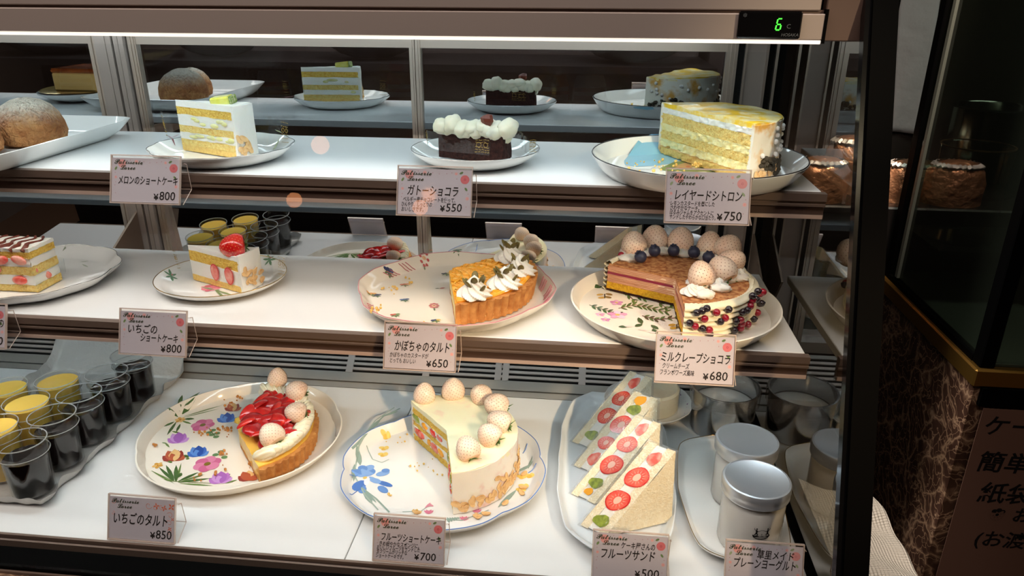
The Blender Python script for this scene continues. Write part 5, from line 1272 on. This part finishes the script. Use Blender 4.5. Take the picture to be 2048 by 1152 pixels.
# fruit cake
FP = lambda a: 1 - .05 * (1 - abs(math.cos(3 * a + .9)) ** .7) - .010 * abs(math.sin(6 * a))
fp, f2 = plate('cake_plate', 'scalloped white platter with blue edge and painted iris under the fruit cake', (-0.1825, 0.850, Z3), 0.1465, 0.1410, 0.021, 'porcelain', None, FP, flat=.85)
rb = MB(); n = 140
rb.tube([(.1465 * .992 * FP(2 * PI * i / n) * math.cos(2 * PI * i / n), .141 * .992 * FP(2 * PI * i / n) * math.sin(2 * PI * i / n), .0208) for i in range(n)], .0007, 6, closed=True, col=(92, 132, 200))
for ac in (3.3, 3.6, .1, .5, 4.1): rb.tube([((.123 + j * .003) * math.cos(ac + .02 * j) * FP(ac), (.123 + j * .003) * math.sin(ac + .02 * j) * FP(ac), f2((.123 + j * .003) * math.cos(ac + .02 * j) * FP(ac), (.123 + j * .003) * math.sin(ac + .02 * j) * FP(ac)) + .0004) for j in range(5)], .0006, 5, col=(92, 132, 200))
rb.build('blue_edge', 'paint', fp)
Z8 = lambda x, y: (640 + x * .375, 720 + y * .375)
d = Deco(fp, f2, Z8); GR = (148, 170, 160); GR2 = (168, 186, 176)
d.line([(430, 305), (340, 350), (250, 440), (175, 515)], .0013, GR); d.line([(400, 300), (300, 370), (210, 490), (180, 610), (240, 720), (310, 800)], .0010, GR2); d.line([(220, 680), (300, 740), (370, 812)], .0012, GR); d.line([(250, 470), (280, 530), (330, 548), (368, 530)], .0007, GR2)
for p, q, w in (((330, 350), (420, 320), .003), ((260, 430), (330, 360), .0036), ((215, 560), (200, 490), .004), ((185, 560), (180, 650), .003), ((230, 690), (280, 770), .004), ((950, 785), (1050, 690), .0036), ((1040, 600), (1138, 555), .003), ((1110, 580), (1132, 525), .002), ((300, 760), (240, 700), .002)): d.leaf(p, q, w, GR)
BI = ((108, 150, 214), (138, 176, 228), (84, 126, 200))
for c, a, b, ang, col in (((240, 600), .0150, .0105, 20, BI[1]), ((205, 600), .0100, .0080, -10, BI[0]), ((262, 595), .0085, .0095, 60, BI[0]), ((210, 670), .0090, .0125, -15, BI[2]), ((225, 690), .006, .009, 20, BI[0]), ((262, 575), .008, .0065, 50, BI[1]), ((228, 578), .008, .0065, -40, BI[0]), ((285, 640), .011, .0045, -35, BI[1]), ((250, 645), .004, .010, 10, (236, 240, 246)), ((335, 605), .0100, .0060, 30, BI[1]), ((350, 590), .006, .0050, 0, BI[0]), ((345, 660), .0130, .0045, -20, BI[2]), ((335, 690), .0100, .0055, -40, BI[0]), ((300, 645), .0080, .0050, -30, BI[1])): d.ell(c, a, b, ang, col)
d.ell((240, 628), .003, .003, 0, (230, 200, 110))
for c in ((355, 412), (345, 468), (340, 502), (1080, 620), (1120, 615), (1090, 670), (1075, 690)):
    for k in range(3): d.ell((c[0] - 14 + k * 12, c[1] + (k % 2) * 6), .0048, .0036, k * 50, ((244, 214, 120), (238, 196, 92))[k % 2])
for c in ((580, 815), (770, 850), (835, 810)):
    for k in range(5): d.leaf((c[0], c[1] + 6), (c[0] - 26 + k * 13, c[1] - 14 - 4 * (k % 2)), .0018, (220, 130, 158))
d.line([(440, 810), (540, 805), (590, 770)], .0005, GR); d.line([(670, 850), (760, 855), (900, 800)], .0007, GR)
for k in range(5): d.leaf((560 + k * 8, 790 - k * 4), (590 + k * 4, 760 + k * 5), .0014, (226, 150, 170)); d.leaf((680 + k * 12, 840), (690 + k * 14, 870 - k * 6), .0018, GR)
d.done('painted_iris')
O = (-0.178, 0.858); rr = .099; a0, a1 = R(-75.6), R(133); zf = Z3 + .0056
fc = thing('fruit_shortcake', 'tall cut round fruit cake with white cream, white strawberries on top and almond flakes below', 'cake', (O[0], O[1], zf))
Of = Vector((O[0], O[1], zf))
for k, (nm, mt, z0, z1) in enumerate([('sponge_layer', 'sponge', 0, .010), ('cream_layer', 'cream', .010, .025), ('sponge_layer', 'sponge', .025, .033), ('cream_layer', 'cream', .033, .046), ('sponge_layer', 'sponge', .046, .056)]):
    part(fc, nm, MB().sector(rr - .004, a0, a1, z0, z1, 50, 22, 4, cutn=.0018, freq=200, seed=k * .4), mt, sharp=70)
part(fc, 'cream_coat', MB().sector(rr, a0, a1, 0, .0625, 90, 2, 10, walln=.0010, topn=.0008, cutn=.0004, freq=70, r0=rr - .005), 'berry_cream', sharp=60)
part(fc, 'cream_top', MB().sector(rr - .0004, a0, a1, .056, .0635, 60, 20, 2, topn=.0014, freq=110, walln=.0006, cutn=.0006), 'fruit_top', sharp=60)
fm = [('kiwi', 0), ('red_berry', 1), ('orange_fruit', 2), ('cut_strawberry', 3)]
ff = MB(); random.seed(12)
for t, z, w, h, mi in ((.86, .040, .011, .006, 0), (.62, .038, .008, .005, 2), (.38, .039, .009, .005, 1), (.20, .040, .007, .004, 3), (.80, .017, .013, .0065, 1), (.74, .018, .010, .005, 3), (.50, .017, .006, .005, 2), (.36, .016, .012, .006, 3), (.18, .017, .008, .006, 2)):
    c = (rr * t * math.cos(a1), rr * t * math.sin(a1), z); ff.blob(c, (w, .0022, h), 12, 8, mi=mi, rot=Matrix.Rotation(a1, 3, 'Z') @ Matrix.Rotation(-.2, 3, 'Y'), bumpy=.25, freq=2)
for t, z, mi in ((.3, .04, 0), (.55, .039, 1), (.8, .040, 0), (.4, .017, 3), (.7, .018, 1)): ff.blob((rr * t * math.cos(a0), rr * t * math.sin(a0), z), (.010, .0022, .0055), 12, 8, mi=mi, rot=Matrix.Rotation(a0, 3, 'Z'))
part(fc, 'fruit_filling', ff, [m for m, _ in fm])
for x, y, tip, kd, sc in ((557, 182, (.05, .15, 1), 0, 1.0), (710, 163, (0, .1, 1), 1, 1.04), (858, 188, (-.35, -.5, .75), 0, 1.04), (945, 245, (-.8, -.15, .45), 1, 1.06), (958, 333, (-.85, .1, .35), 0, 1.06), (908, 405, (-.8, .3, .42), 1, .98), (788, 478, (-.45, .55, .65), 0, 1.04)):
    p = atz(*Z8(x, y), zf + .073) - Of; p.z = .0735; berry(fc, p, kd, tip, x * .37, sc)
flakes(fc, (0, 0), rr, a0 + .02, a0 + 1.5, .007, .018, 44, 15); flakes(fc, (0, 0), rr, a0 + .65, a0 + 1.6, .012, .042, 26, 16)
random.seed(18)
for i in range(7): 
    q = random.uniform(a0, a0 + 1.4); put('almond_flake', FLAKE, fc, ((rr + random.uniform(.006, .022)) * math.cos(q), (rr + random.uniform(.006, .022)) * math.sin(q), .0008), (0, 0, i * 2.1))
put('almond_flake', FLAKE, fc, atz(832, 1024, zf + .001) - Of, (0, .4, .5), 1.1)
cr = MB(); random.seed(19)
for c, n, s in (((375, 722), 6, 8), ((400, 420), 8, 40), ((530, 570), 7, 50), ((510, 805), 5, 12), ((610, 600), 5, 40)):
    for i in range(n):
        q = atz(*Z8(c[0] + random.gauss(0, s), c[1] + random.gauss(0, s * .5)), zf) - Of; crumb(cr, q.x, q.y, .0006, .0018)
tag(part(fc, 'crumbs', cr, 'sponge_base'), kind='stuff')

# fruit sandwiches
wp_, ws_ = plate('serving_platter', 'long embossed pale white platter under the four wrapped fruit sandwiches', (0.057, 0.892, Z3), 0.0805, 0.190, 0.018, 'porcelain_blue', None, lambda a: 1 - .02 * abs(math.sin(8 * a)), sup=3.2, flat=.84, cat='platter')
def sandwich(A, label, fr, hscale=1.0, film_on=True):
    """triangle sandwich standing on one short edge; its cut long face shows bread, cream and fruit"""
    u = Vector((.0845, .038, 0)); up = Vector((-.002, .010, .099 * hscale)); th = Vector((-.031, .0185, 0))
    t = thing('fruit_sandwich', label, 'sandwich', A)
    a, c, tp = Vector((0, 0, 0)), u, u + up
    def slab(m, s0, s1, ins=0.0, mi=0, bump=0.0, nn=10):
        ctr = (a + c + tp) / 3
        P = [p + (ctr - p) * ins for p in (a, c, tp)]; o0, o1 = th * s0, th * s1
        # subdivided triangle faces and edge strips
        def tri(off, flip):
            idx = {}; vs = []; fs = []
            for i in range(nn + 1):
                for j in range(nn + 1 - i):
                    k = nn - i - j; p = (P[0] * i + P[1] * j + P[2] * k) / nn
                    e = 1.0 if min(i, j, k) > 0 else 0.0
                    q = p + off + th.normalized() * ((bump * nz(p.x + s0, p.y, p.z, 130) - .0016 * (1 - e) * (1 if s0 == 0 and not flip else -1 if flip and s1 > .9 else 0)))
                    idx[(i, j)] = len(vs); vs.append(q)
            for i in range(nn):
                for j in range(nn - i):
                    f = (idx[(i, j)], idx[(i + 1, j)], idx[(i, j + 1)]); fs.append(f[::-1] if flip else f)
                    if j < nn - i - 1:
                        f = (idx[(i + 1, j)], idx[(i + 1, j + 1)], idx[(i, j + 1)]); fs.append(f[::-1] if flip else f)
            m.add(vs, fs, mi)
        tri(o0, True); tri(o1, False)
        for p, q in ((P[0], P[1]), (P[1], P[2]), (P[2], P[0])):
            m.sheet(lambda uu, vv: p.lerp(q, uu) + o0.lerp(o1, vv) + ((p + q) / 2 - ctr).normalized() * bump * .6 * nz(uu * 9, vv * 5, s0 * 7, 2), 14, 3, mi)
        return m
    part(t, 'bread_slice', slab(MB(), 0, .30, bump=.0016), 'bread', sharp=50); part(t, 'bread_slice', slab(MB(), .70, 1.0, bump=.0016), 'bread', sharp=50)
    part(t, 'cream_filling', slab(MB(), .30, .70, .02, bump=.0008), 'cream', sharp=50)
    nrm = (tp - a).cross(th).normalized()
    if nrm.z < 0: nrm = -nrm
    ud = (tp - a).normalized(); vd = th.normalized()
    def disc(m, s, v, w, h, mi, off, n=20, wob=.06):
        c0 = a + (tp - a) * s + th * v + nrm * off
        pts = [c0 + ud * (w * math.cos(q) * (1 + wob * math.cos(3 * q + s * 9))) + vd * (h * math.sin(q)) for q in [2 * PI * i / n for i in range(n)]]
        bk = [p - nrm * .004 for p in pts]
        m.add(pts + bk, [tuple(range(n))] + [(i, n + i, n + (i + 1) % n, (i + 1) % n) for i in range(n)], mi)
    m = MB()
    for kind, s, v, w, h in fr:
        if kind == 's':
            disc(m, s, v, w, h, 0, .0008); disc(m, s, v, w * .9, h * .9, 1, .0011); disc(m, s, v, w * .38, h * .30, 2, .0013)
            for k in range(14):
                q = 2 * PI * k / 14; c0 = a + (tp - a) * s + th * v + nrm * .0013
                e0 = c0 + ud * (w * .45 * math.cos(q)) + vd * (h * .45 * math.sin(q)); e1 = c0 + ud * (w * .8 * math.cos(q)) + vd * (h * .8 * math.sin(q)); sd = (e1 - e0).cross(nrm).normalized() * .00035
                m.add([e0 + sd, e1, e0 - sd], [(0, 1, 2)], 2)
        else: disc(m, s, v, w, h, {'k': 3, 'o': 4, 'p': 5}[kind], .0009, 12, .18)
    part(t, 'fruit_slices', m, ['red_berry', 'cut_red', 'cut_pale', 'kiwi', 'orange_fruit', 'cut_strawberry'], sharp=20)
    if film_on:
        ctr = (a + c + tp) / 3 + th / 2; w = MB(); e = 1.03
        P = [ctr + (p + th * o - ctr) * e for o in (-.06, 1.06) for p in (a, c, tp)]
        w.add([], [])
        for p, q, r_, s_ in ((P[0], P[2], P[5], P[3]), (P[1], P[4], P[5], P[2])): w.sheet(lambda uu, vv: p.lerp(q, uu).lerp(s_.lerp(r_, uu), vv) + Vector((.0006 * nz(uu * 11, vv * 9, 1), .0006 * nz(uu * 9, vv * 12, 4), .0008 * nz(uu * 8, vv * 8, 7))), 16, 10)
        w.add([P[0], P[1], P[2]], [(0, 1, 2)])
        w.add([P[3], P[4], P[5]], [(2, 1, 0)])
        part(t, 'cling_film', w, 'cling_film', sharp=30)
    return t
mat('cut_red', (226, 70, 58), .25, coat=.4, noisecol=((238, 120, 96), 120, .35, .8)); mat('cut_pale', (246, 190, 168), .3, coat=.3)
zs = Z3 + .0058
A1 = Vector((0.0420, 0.7400, zs + .001))
sandwich(A1, 'front fruit sandwich wrapped in film, nearest the sandwich price card', [('s', .36, .50, .0150, .0148), ('s', .63, .48, .0150, .0145), ('k', .12, .50, .0085, .0105), ('p', .86, .45, .010, .008)])
sandwich(A1 + Vector((-.0135, .062, 0)), 'second fruit sandwich from the front, orange and kiwi at its lower end', [('s', .43, .46, .0150, .0145), ('s', .68, .50, .0125, .0130), ('k', .20, .50, .0080, .010), ('o', .09, .5, .0055, .006), ('p', .88, .45, .010, .007)])
sandwich(A1 + Vector((-.012, .126, 0)), 'third fruit sandwich from the front, with a piece of orange near its top corner', [('s', .36, .52, .0110, .0115), ('s', .60, .50, .0150, .0150), ('p', .15, .5, .011, .008), ('k', .80, .50, .0085, .010), ('o', .92, .55, .0080, .008)])
sandwich(A1 + Vector((-.016, .186, 0)), 'rearmost fruit sandwich on the platter, just below the crepe cake card', [('s', .42, .48, .0140, .0135), ('s', .66, .48, .0130, .0130), ('k', .15, .48, .0080, .010), ('p', .88, .5, .010, .0075)])

# yogurt jars
yp, ys_ = plate('serving_platter', 'scalloped white gold-edged platter under the two yogurt jars', (0.2075, 0.836, Z3), 0.0680, 0.137, 0.016, 'porcelain', 'gold_rim', lambda a: 1 - .045 * abs(math.sin(4 * a)) ** 1.2, sup=2.9, flat=.80, cat='platter', rimw=.0005)
def jar(c, label):
    t = thing('yogurt_jar', label, 'jar', c); H = .080; r = .0372
    part(t, 'glass_jar', MB().lathe([(0, .0), (r * .9, 0), (r, .004), (r, H * .86), (r * .985, H * .92), (r * .94, H * .96), (r * .94, H)], 64), 'jar_glass', sharp=50)
    part(t, 'yogurt_fill', MB().lathe([(0, .002), (r * .88, .002), (r * .975, .006), (r * .975, H * .80), (r * .9, H * .815), (0, H * .82)], 64), 'yogurt', sharp=50)
    L = part(t, 'metal_lid', MB().lathe([(r * .95, H * .93), (r * 1.06, H * .93), (r * 1.075, H * .945), (r * 1.065, H * .965), (r * 1.065, H * 1.015), (r * 1.075, H * 1.03), (r * 1.075, H * 1.125), (r * 1.055, H * 1.145), (r * .99, H * 1.15), (r * .97, H * 1.142), (0, H * 1.142)], 160, fn=lambda rr, z, a: (rr + (.0004 * math.cos(80 * a) if H * 1.02 < z < H * 1.13 and rr > r else 0), z)), 'aluminium_lid', sharp=50)
    return t
def emblem(t):
    m = MB(); r = .0374; cx = math.atan2(-1, .12); s = .0105
    def P(x, z): a = cx + x * s / r; return (r * math.cos(a), r * math.sin(a), 0.0400 + z * s)
    def poly(pts): m.add([P(x, z) for x, z in pts], [tuple(range(len(pts)))])
    def limb(pts, w):
        for (x0, z0, w0), (x1, z1, w1) in zip(pts, pts[1:]):
            l = math.hypot(x1 - x0, z1 - z0) or 1; nx, nz_ = -(z1 - z0) / l, (x1 - x0) / l
            poly([(x0 + nx * w0 * w, z0 + nz_ * w0 * w), (x1 + nx * w1 * w, z1 + nz_ * w1 * w), (x1 - nx * w1 * w, z1 - nz_ * w1 * w), (x0 - nx * w0 * w, z0 - nz_ * w0 * w)])
    # dark oval ground with pale flecks left out, two running figures holding a ribbon between them
    top = [(-1.0, -.05), (-.8, -.22), (-.5, -.12), (-.2, -.30), (.1, -.22), (.4, -.34), (.7, -.2), (1.0, -.1)]
    poly(top + [(1.0 * math.cos(q), -.1 - .62 * math.sin(q)) for q in [PI * i / 12 for i in range(1, 12)]])
    for sx, x0 in ((1, -.62), (-1, .70)):
        limb([(x0, .62, .08), (x0 + .06 * sx, .30, .10), (x0 + .02 * sx, .12, .07)], 1.0)
        limb([(x0 + .02 * sx, .14, .08), (x0 - .12 * sx, -.05, .05), (x0 - .25 * sx, -.18, .03)], 1.0); limb([(x0 + .02 * sx, .14, .08), (x0 + .20 * sx, -.02, .05), (x0 + .12 * sx, -.2, .03)], 1.0)
        limb([(x0, .55, .04), (x0 - .20 * sx, .62, .03), (x0 - .22 * sx, .85, .02)], 1.0); limb([(x0 + .02 * sx, .52, .04), (x0 + .24 * sx, .42, .03), (x0 + .40 * sx, .50, .02)], 1.0)
        poly([(x0 + .04 * sx + .085 * math.cos(q), .74 + .1 * math.sin(q)) for q in [2 * PI * i / 10 for i in range(10)]])
    limb([(-.24, .50, .02), (0, .58, .02), (.30, .50, .02)], 1.0); limb([(.02, -.2, .015), (.02, .12, .015)], 1.0); limb([(-.07, .02, .015), (.11, .02, .015)], 1.0)
    return part(t, 'printed_emblem', m, 'ink')
j1 = jar((0.2174, 0.7556, Z3 + .0050), 'nearer yogurt jar with a bright aluminium lid and a printed dark emblem'); emblem(j1)
jar((0.2220, 0.8400, Z3 + .0050), 'farther yogurt jar with an aluminium lid, half hidden behind the nearer jar')

# behind the sandwiches: plate on a foot with a wrapped white cake, steel pot under film
qx, qy, qz, qr = 0.112, 1.035, Z3 + .018, .070
fs_ = thing('cake_stand', 'low white footed plate with a purple flower rim, behind the sandwiches', 'cake stand', (qx, qy, Z3))
part(fs_, 'foot', MB().lathe([(0, 0), (.019, 0), (.018, .003), (.014, .010), (.018, .0185), (0, .0185)], 40), 'porcelain').location = (.032, .004, 0)
part(fs_, 'dish', MB().lathe([(0, .0195), (.045, .019), (.060, .024), (qr - .001, .031), (qr, .0335), (qr - .001, .034), (.060, .028), (.045, .0225), (0, .0225)], 80, fn=lambda r, z, a: (r * (1 - .015 * abs(math.sin(6 * a)) * (r / qr) ** 3), z)), 'porcelain')
dm = MB()
for i in range(40):
    a = 2 * PI * i / 40
    for k in range(3):
        b = a + .03 * math.sin(k * 2); rad = .0625 + .0022 * k; z = .0294 + .0012 * k
        x, y = rad * math.cos(b), rad * math.sin(b); s = .0022
        dm.add([(x + s * math.cos(q), y + s * .8 * math.sin(q), z + (x * s * math.cos(q) + y * s * math.sin(q)) / rad * .45 + .0003) for q in [2 * PI * j / 7 for j in range(7)]], [tuple(range(7))], 0, ((126, 60, 130), (164, 104, 170), (110, 120, 110))[(i + k) % 3])
dm.build('purple_flowers', 'paint', fs_, smooth=False)
wc = thing('wrapped_cheesecake', 'pale wrapped round cake on the purple-rimmed stand, behind the sandwiches', 'cake', (qx + .004, qy, Z3 + .0232))
part(wc, 'cake_body', MB().lathe([(0, 0), (.042, 0), (.0435, .003), (.0435, .033), (.040, .036), (0, .0365)], 60), 'butter_cream')
part(wc, 'pink_top_piece', MB().box((-.016, -.010, .0362), (.014, .012, .0415), bev=.003), 'cut_strawberry').location = (-.018, -.01, 0)
part(wc, 'cling_film', MB().lathe([(.0446, .001), (.0446, .035), (.041, .0385), (.025, .045), (0, .043)], 50, fn=lambda r, z, a: (r + .0012 * math.sin(a * 9 + z * 200), z)), 'cling_film', sharp=40)
pt_ = thing('steel_container', 'round stainless steel container covered with cling film, behind the yogurt jars', 'container', (0.2255, 1.018, Z3))
part(pt_, 'steel_body', MB().lathe([(0, .001), (.044, 0), (.047, .004), (.0495, .072), (.0515, .074), (.0515, .076), (.0488, .0755), (.046, .006), (0, .004)], 72), 'bowl_steel')
part(pt_, 'cream_contents', MB().lathe([(0, .050), (.030, .052), (.0462, .046), (.0455, .03), (0, .03)], 48), 'yogurt')
part(pt_, 'cling_film', MB().lathe([(.0518, .052), (.0526, .068), (.0522, .0775), (.035, .0768), (.015, .0755), (0, .0748)], 60, fn=lambda r, z, a: (r + .0008 * math.sin(a * 17 + z * 300), z + .0012 * nz(math.cos(a) * r * 60, math.sin(a) * r * 60, 2))), 'cling_film', sharp=40)

# ---------------------------------------------------------------- right of the case
tag(MB().box((0.3155, 0.45, 0.74), (0.452, 1.25, 0.7925), bev=.004).box((0.3155, 0.5, 0.0), (0.43, 1.2, 0.74)).build('side_ledge', 'black_ledge'), kind='structure')
def towel_fn(u, v):
    x = lerp(.318, .475, u) ; y = lerp(.70, .955, v) + .03 * (1 - u)
    z = .7985 + .0045 * math.sin(u * 9 + v * 7) + .003 * math.sin(v * 21 + u * 3) + .001
    over = max(0, x - .456); z -= over * 2.6; x -= over * .6
    return (x + .002 * math.sin(v * 60) * (u > .93) - .012 * v * u, y, max(z, .60))
tw = MB().sheet(towel_fn, 60, 80); o = tw.build('white_towel', 'towel', sharp=80); tag(o, 'white waffle-weave towel lying on the ledge right of the black corner post', 'towel')
md = o.modifiers.new('thickness', 'SOLIDIFY'); md.thickness = .0025; md.offset = 1
# neighbouring case with marble base
NX, NY, NZ = 0.69, 1.21, 0.884
NC = (1.2, 1.7, 0)
nc = thing('marble_based_case', 'dark glass case on a brown marble base with brass trim, right of the showcase', 'display case', NC)
def npart(name, mb, mats, parent=None):
    o = mb.build(name, mats, parent or nc)
    if parent is None: o.location = tuple(-c for c in NC)
    return o
npart('marble_base', MB().box((NX, NY, 0), (2.2, 1.70, NZ - .02), bev=.002), 'emperador')
npart('brass_trim', MB().box((NX - .006, NY - .006, NZ - .022), (2.2, 1.70, NZ + .012), bev=.003), 'brass')
npart('case_floor', MB().box((NX + .012, NY + .012, NZ + .012), (2.2, 1.69, NZ + .016)), 'deck_metal')
npart('black_band', MB().box((NX + .012, NY - .009, NZ - .058), (2.2, NY, NZ - .022)), 'black_frame')
npart('front_post', MB().box((NX + .002, NY + .002, NZ + .012), (NX + .028, NY + .03, 1.9), bev=.002), 'black_frame')
npart('rear_post', MB().box((NX + .002, 1.64, NZ + .012), (NX + .022, 1.67, 1.9), bev=.002), 'black_frame')
npart('bottom_frame', MB().box((NX + .002, NY + .03, NZ + .012), (NX + .016, 1.64, NZ + .024)), 'black_frame')
npart('side_pane', MB().box((NX + .008, NY + .03, NZ + .024), (NX + .013, 1.64, 1.9)), 'neighbour_glass')
npart('front_pane', MB().box((NX + .028, NY + .010, NZ + .012), (2.2, NY + .015, 1.9)), 'neighbour_glass')
npart('pane_edge', MB().box((NX + .002, 1.60, NZ + .03), (NX + .008, 1.612, 1.9)), 'dull_edge')
npart('inner_shelf', MB().box((NX + .03, 1.50, 1.000), (2.2, 1.69, 1.012)), 'black_ledge')
npart('case_roof', MB().box((NX, NY, 1.9), (2.2, 1.70, 1.95)), 'black_frame')
sg = thing('paper_notice', 'brown paper notice with black handwriting on the marble case front', 'notice', (0.86, NY - .0105, 0.45))
sm_ = MB().box((0.7105, NY - .0100, .30), (1.05, NY - .0090, .8235)); o = sm_.build('paper_sheet', 'kraft', sg); o.location = (-.86, -NY + .0105, -.45)
lt = MB()
for body, size, px, py, off in (('ケーキ', .044, 1962, 866, .0006), ('簡単包', .046, 1950, 938, .0008), ('紙袋', .048, 1952, 1000, .0008), ('❁ お', .036, 1972, 1038, .0006), ('(お渡し', .040, 1944, 1088, .0006)):
    p = aty(px, py, NY - .0104); put_text(lt, body, size, p.x, NY - .0104, p.z, off, .1)
o = lt.build('handwriting', 'ink', sg, smooth=False); o.location = (-.86, -NY + .0105, -.45)
vs = thing('glass_vessel', 'tall clear glass cylinder standing inside the marble case', 'vessel', (0.795, 1.60, 1.0125))
part(vs, 'glass_wall', MB().lathe([(0, .002), (.066, 0), (.068, .004), (.068, .196), (.0665, .198), (.065, .196), (.065, .006), (0, .005)], 64), 'drink_glass'); part(vs, 'amber_rim', MB().lathe([(.0655, .1965), (.0688, .1965), (.0688, .199), (.0655, .199)], 64), 'copper_foil')
po = thing('steel_pot', 'dark steel pot with a bright rim, inside the marble case behind the glass cylinder', 'pot', (0.95, 1.88, 1.0440))
part(po, 'pot_body', MB().lathe([(0, .002), (.080, 0), (.088, .008), (.088, .205), (.0915, .208), (.0875, .210), (.085, .206), (.085, .01), (0, .008)], 64), 'bowl_steel')
# things in the gap behind
struct('wall_side', MB().box((0.3325, 2.00, 0), (1.7, 2.06, 2.6)), 'wall_dark')
tag(MB().box((0.3335, 1.715, 0.0), (1.7, 1.99, 1.0430), bev=.004).build('rear_counter', 'black_ledge'), 'dark counter in the gap between the two cases, carrying foil bags', 'counter')
def foil(c, rx, ry, h, label, rot=0.0):
    t = thing('foil_bag', label, 'foil bag', c, rot)
    m = MB()
    def f(r, z, a): k = 1 + .05 * math.sin(a * 7 + z * 60) * min(1, z / h * 1.4) + .06 * nz(math.cos(a) * 2 + c[0] * 9, math.sin(a) * 2, z * 30); return r * k, z
    m.lathe([(0, 0), (.98, 0), (1, h * .2), (.98, h * .5), (.90, h * .74), (.74, h * .9), (.45, h * .98), (0, h)], 56, sx=rx, sy=ry, fn=f); part(t, 'foil_wrap', m, 'copper_foil', sharp=70)
    m2 = MB().lathe([(.70, h * .905), (.82, h * .86), (.86, h * .90), (.70, h * .96)], 56, sx=rx, sy=ry, fn=lambda r, z, a: (r * (1 + .03 * math.sin(a * 23)), z + .002 * math.sin(a * 31))); part(t, 'crimped_edge', m2, 'silver_paper')
foil((0.548, 1.775, 1.0435), .066, .05, .100, 'nearer copper foil bag seen through the end pane')
foil((0.645, 1.87, 1.0435), .066, .05, .135, 'taller copper foil bag partly behind the nearer one')
foil((0.765, 1.79, 1.0435), .078, .05, .095, 'copper foil bag just right of the black corner post')
pp_ = MB(); TL, TR, BR, BL_ = [aty(px, py, 1.992) for px, py in ((1798, -20), (1880, -10), (1838, 268), (1780, 262))]
pp_.sheet(lambda u, v: tuple(TL.lerp(TR, u).lerp(BL_.lerp(BR, u), v) + Vector((0, -.004 - .004 * math.sin(u * 6 + v * 9) * v, 0))), 12, 24)
o = pp_.build('hanging_paper', 'plain_paper', sharp=80); tag(o, 'creased white sheet of paper hanging on the dark wall right of the corner post', 'paper sheet')
md = o.modifiers.new('thickness', 'SOLIDIFY'); md.thickness = .0008

# ---------------------------------------------------------------- beyond the mirror doors
bc = thing('kitchen_rack', 'dark rack behind the mirror doors with plates above and packets below', 'rack', (-0.4, 1.9, 0))
def bpart(name, mb, m): 
    o = mb.build(name, m, bc); o.location = (.4, -1.9, 0)
for px, py, w, lb in ((110, 88, .15, 'pale domed dish on the high rack, left, dimly behind the mirror door'), (440, 100, .13, 'pale domed dish on the high rack, above the first reflected slice'), (745, 98, .14, 'pale domed dish on the high rack, behind the second mirror door'), (1265, 100, .15, 'pale domed dish on the high rack, behind the third mirror door')):
    p = aty(px, py, 1.92); dsh = thing('domed_dish', lb, 'dish', (p.x, 1.92, 1.3405), group=None)
    part(dsh, 'dish_body', MB().lathe([(0, .001), (w * .35, 0), (w * .6, .012), (w * .95, .045), (w, .052), (w * .98, .053), (w * .6, .018), (0, .012)], 48), 'porcelain')
for px, py, mt, lb in ((150, 150, 'package_white', 'white printed packet on the lower rack, dimly behind the left mirror door'), (545, 150, 'package_white', 'striped packet on the lower rack, left of the reflected melon slice'), (805, 160, 'package_orange', 'brown packet on the lower rack, right of the reflected melon slice'), (1105, 165, 'package_orange', 'orange packet on the lower rack, right of the reflected gateau'), (1180, 165, 'package_white', 'pale packet on the lower rack, left of the reflected citron cake')):
    p = aty(px, py, 1.90); pk2 = thing('bakery_packet', lb, 'packet', (p.x, 1.90, 1.2205), .2)
    part(pk2, 'packet_body', MB().sheet(lambda u, v: ((u - .5) * .09 * (1 - .25 * v ** 3), -.018 * math.sin(v * PI) * math.sin(u * PI), .085 * v), 10, 10).sheet(lambda u, v: ((.5 - u) * .09 * (1 - .25 * v ** 3), .018 * math.sin(v * PI) * math.sin(u * PI), .085 * v), 10, 10), mt)
    part(pk2, 'packet_stripes', MB().sheet(lambda u, v: ((u - .5) * .080, -.0175 * math.sin((.3 + .15 * v) * PI) * math.sin((.06 + u * .88) * PI) - .001, .085 * (.3 + .15 * v)), 10, 3).sheet(lambda u, v: ((u - .5) * .078, -.0175 * math.sin((.55 + .12 * v) * PI) * math.sin((.06 + u * .88) * PI) - .001, .085 * (.55 + .12 * v)), 10, 3), 'caramel' if mt == 'package_white' else 'package_white')
bpart('rack_board', MB().box((-1.6, 1.75, 1.20), (0.28, 2.1, 1.22)), 'black_ledge'); bpart('rack_board', MB().box((-1.6, 1.75, 1.325), (0.28, 2.1, 1.34)), 'black_ledge'); bpart('rack_upright', MB().box((-1.6, 2.08, 0), (0.28, 2.1, 2.2)), 'wall_dark')
